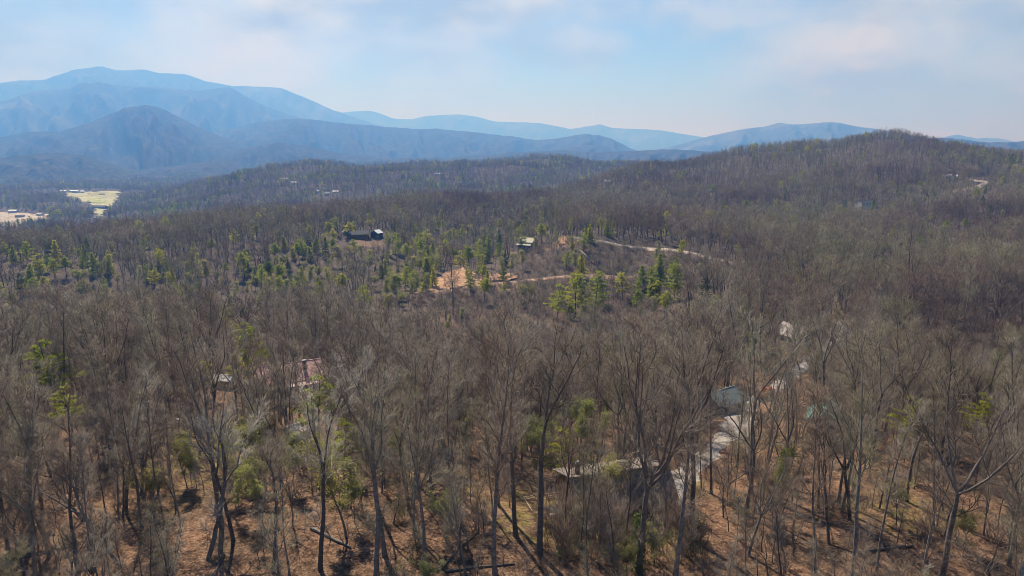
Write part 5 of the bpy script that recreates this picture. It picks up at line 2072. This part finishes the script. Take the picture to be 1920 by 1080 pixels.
# undergrowth: bare shrubs and saplings on the forest floor
x, y, d = cells(58, 330, 2.7, 71)
keep, hs, z, px, py = filt(x, y, d, 72)
rng = np.random.RandomState(73)
dens = np.clip(0.50 + 0.8 * fbm(x / 18.0, y / 18.0, 3), 0.1, 0.95)
keep &= rng.rand(len(x)) < dens
UP, UI, UR, US = [], [], [], []
for i in np.nonzero(keep)[0]:
    UP.append((x[i], y[i], z[i]))
    UI.append(int(rng.choice(5, p=[.34, .24, .14, .22, .06])))
    UR.append(rng.uniform(0, 6.28))
    s = rng.uniform(0.5, 1.25)
    US.append((s * rng.uniform(.9, 1.4), s * rng.uniform(.9, 1.4), s))
for k in range(22):
    px_, py_ = rng.uniform(1000, 1320), rng.uniform(970, 1050)
    a, b_, c, _ = hit(px_, py_)
    UP.append((a, b_, c))
    UI.append(int(rng.choice([1, 3])))
    UR.append(rng.uniform(0, 6.28))
    s = rng.uniform(1.3, 1.9)
    US.append((s * 0.8, s * 0.8, s))
for k in range(50):
    px_, py_ = rng.uniform(1030, 1310), rng.uniform(965, 1055)
    a, b_, c, _ = hit(px_, py_)
    UP.append((a, b_, c))
    UI.append(int(rng.choice([0, 1, 3, 4, 2])))
    UR.append(rng.uniform(0, 6.28))
    s = rng.uniform(0.7, 1.25)
    US.append((s * 1.1, s * 1.1, s))
x, y, d = cells(330, 640, 4.5, 75)
z = ground_z(x, y)
px, py = to_px(x, y, z)
k = np.zeros(len(x), bool)
for poly, share, hf in SPARSE[:1] + SPARSE[7:8]:
    k |= in_poly(px, py, poly)
for pts, hw in ROAD_LINES:
    k &= np.hypot(x[:, None] - pts[None, ::2, 0], y[:, None] - pts[None, ::2, 1]).min(1) > hw + 2.0
for (a, b, r) in CLEAR:
    k &= np.hypot(x - a, y - b) > r * 0.8
for poly in NO_TREE:
    k &= ~in_poly(px, py, poly)
for i in np.nonzero(k)[0]:
    UP.append((x[i], y[i], z[i]))
    UI.append(int(rng.choice(5, p=[.3, .25, .15, .2, .1])))
    UR.append(rng.uniform(0, 6.28))
    s = rng.uniform(0.7, 1.5)
    US.append((s * 1.4, s * 1.4, s))
points_stuff('undergrowth', UP, UI, UR, US, proto_collection('shrub_proto', BUSHES), None, 'bare brush and saplings over the forest floor')

# labels that several trees would share: say which one, by its place
_by = {}
for o in COL.objects:
    if o.get('category') in ('tree', 'log') and o.parent is None:
        _by.setdefault(o['label'], []).append(o)
NUMW = {2: 'two', 3: 'three', 4: 'four', 5: 'five', 6: 'six', 7: 'seven', 8: 'eight', 9: 'nine', 10: 'ten'}
for l, os_ in _by.items():
    n = len(os_)
    if n < 2:
        continue
    os_.sort(key=lambda o: float(to_px(o.location.x, o.location.y, o.location.z)[0]))
    ordw = ['second', 'third', 'fourth', 'fifth', 'sixth', 'seventh', 'eighth', 'ninth']
    for i, o in enumerate(os_):
        if n == 2:
            w = 'left one' if i == 0 else 'right one'
        elif i == 0:
            w = 'leftmost one'
        elif i == n - 1:
            w = 'rightmost one'
        else:
            w = ordw[min(i - 1, 7)] + ' from left'
        o['label'] = l + ', ' + w
for o in COL.objects:
    l = o.get('label')
    if l and len(l.split()) > 16:
        for w in ('mid-height ', 'some way ', 'well ', 'just ', 'tall ', 'small '):
            if len(l.split()) > 16:
                l = l.replace(w, '', 1)
        o['label'] = l

# ------------------------------------------------------------------ haze
def build_haze():
    m = bpy.data.materials.new('haze')
    m.use_nodes = True
    nt = m.node_tree
    nt.nodes.clear()
    out = nt.nodes.new('ShaderNodeOutputMaterial')
    v = nt.nodes.new('ShaderNodeVolumePrincipled')
    v.inputs['Color'].default_value = (*HAZE_COLOR, 1)
    v.inputs['Absorption Color'].default_value = (*HAZE_ABSORB, 1)
    v.inputs['Density'].default_value = HAZE_DENSITY
    v.inputs['Anisotropy'].default_value = 0.25
    nt.links.new(v.outputs[0], out.inputs['Volume'])
    mb = MB()
    mb.box(-27000, 27000, -27000, 27000, HAZE_BOTTOM, HAZE_TOP)
    o = mb.build('haze', m)
    tag(o, kind='stuff')


HAZE_BOTTOM = min(min((o.matrix_world @ v.co).z for v in o.data.vertices) for o in COL.objects if o.type == 'MESH' and o.get('kind') == 'structure') - 1.0
HAZE_TOP = max(max(v.co.z for v in o.data.vertices) for o in COL.objects if o.type == 'MESH' and o.get('kind') == 'structure') + 15.0
print('haze box', HAZE_BOTTOM, HAZE_TOP)
build_haze()
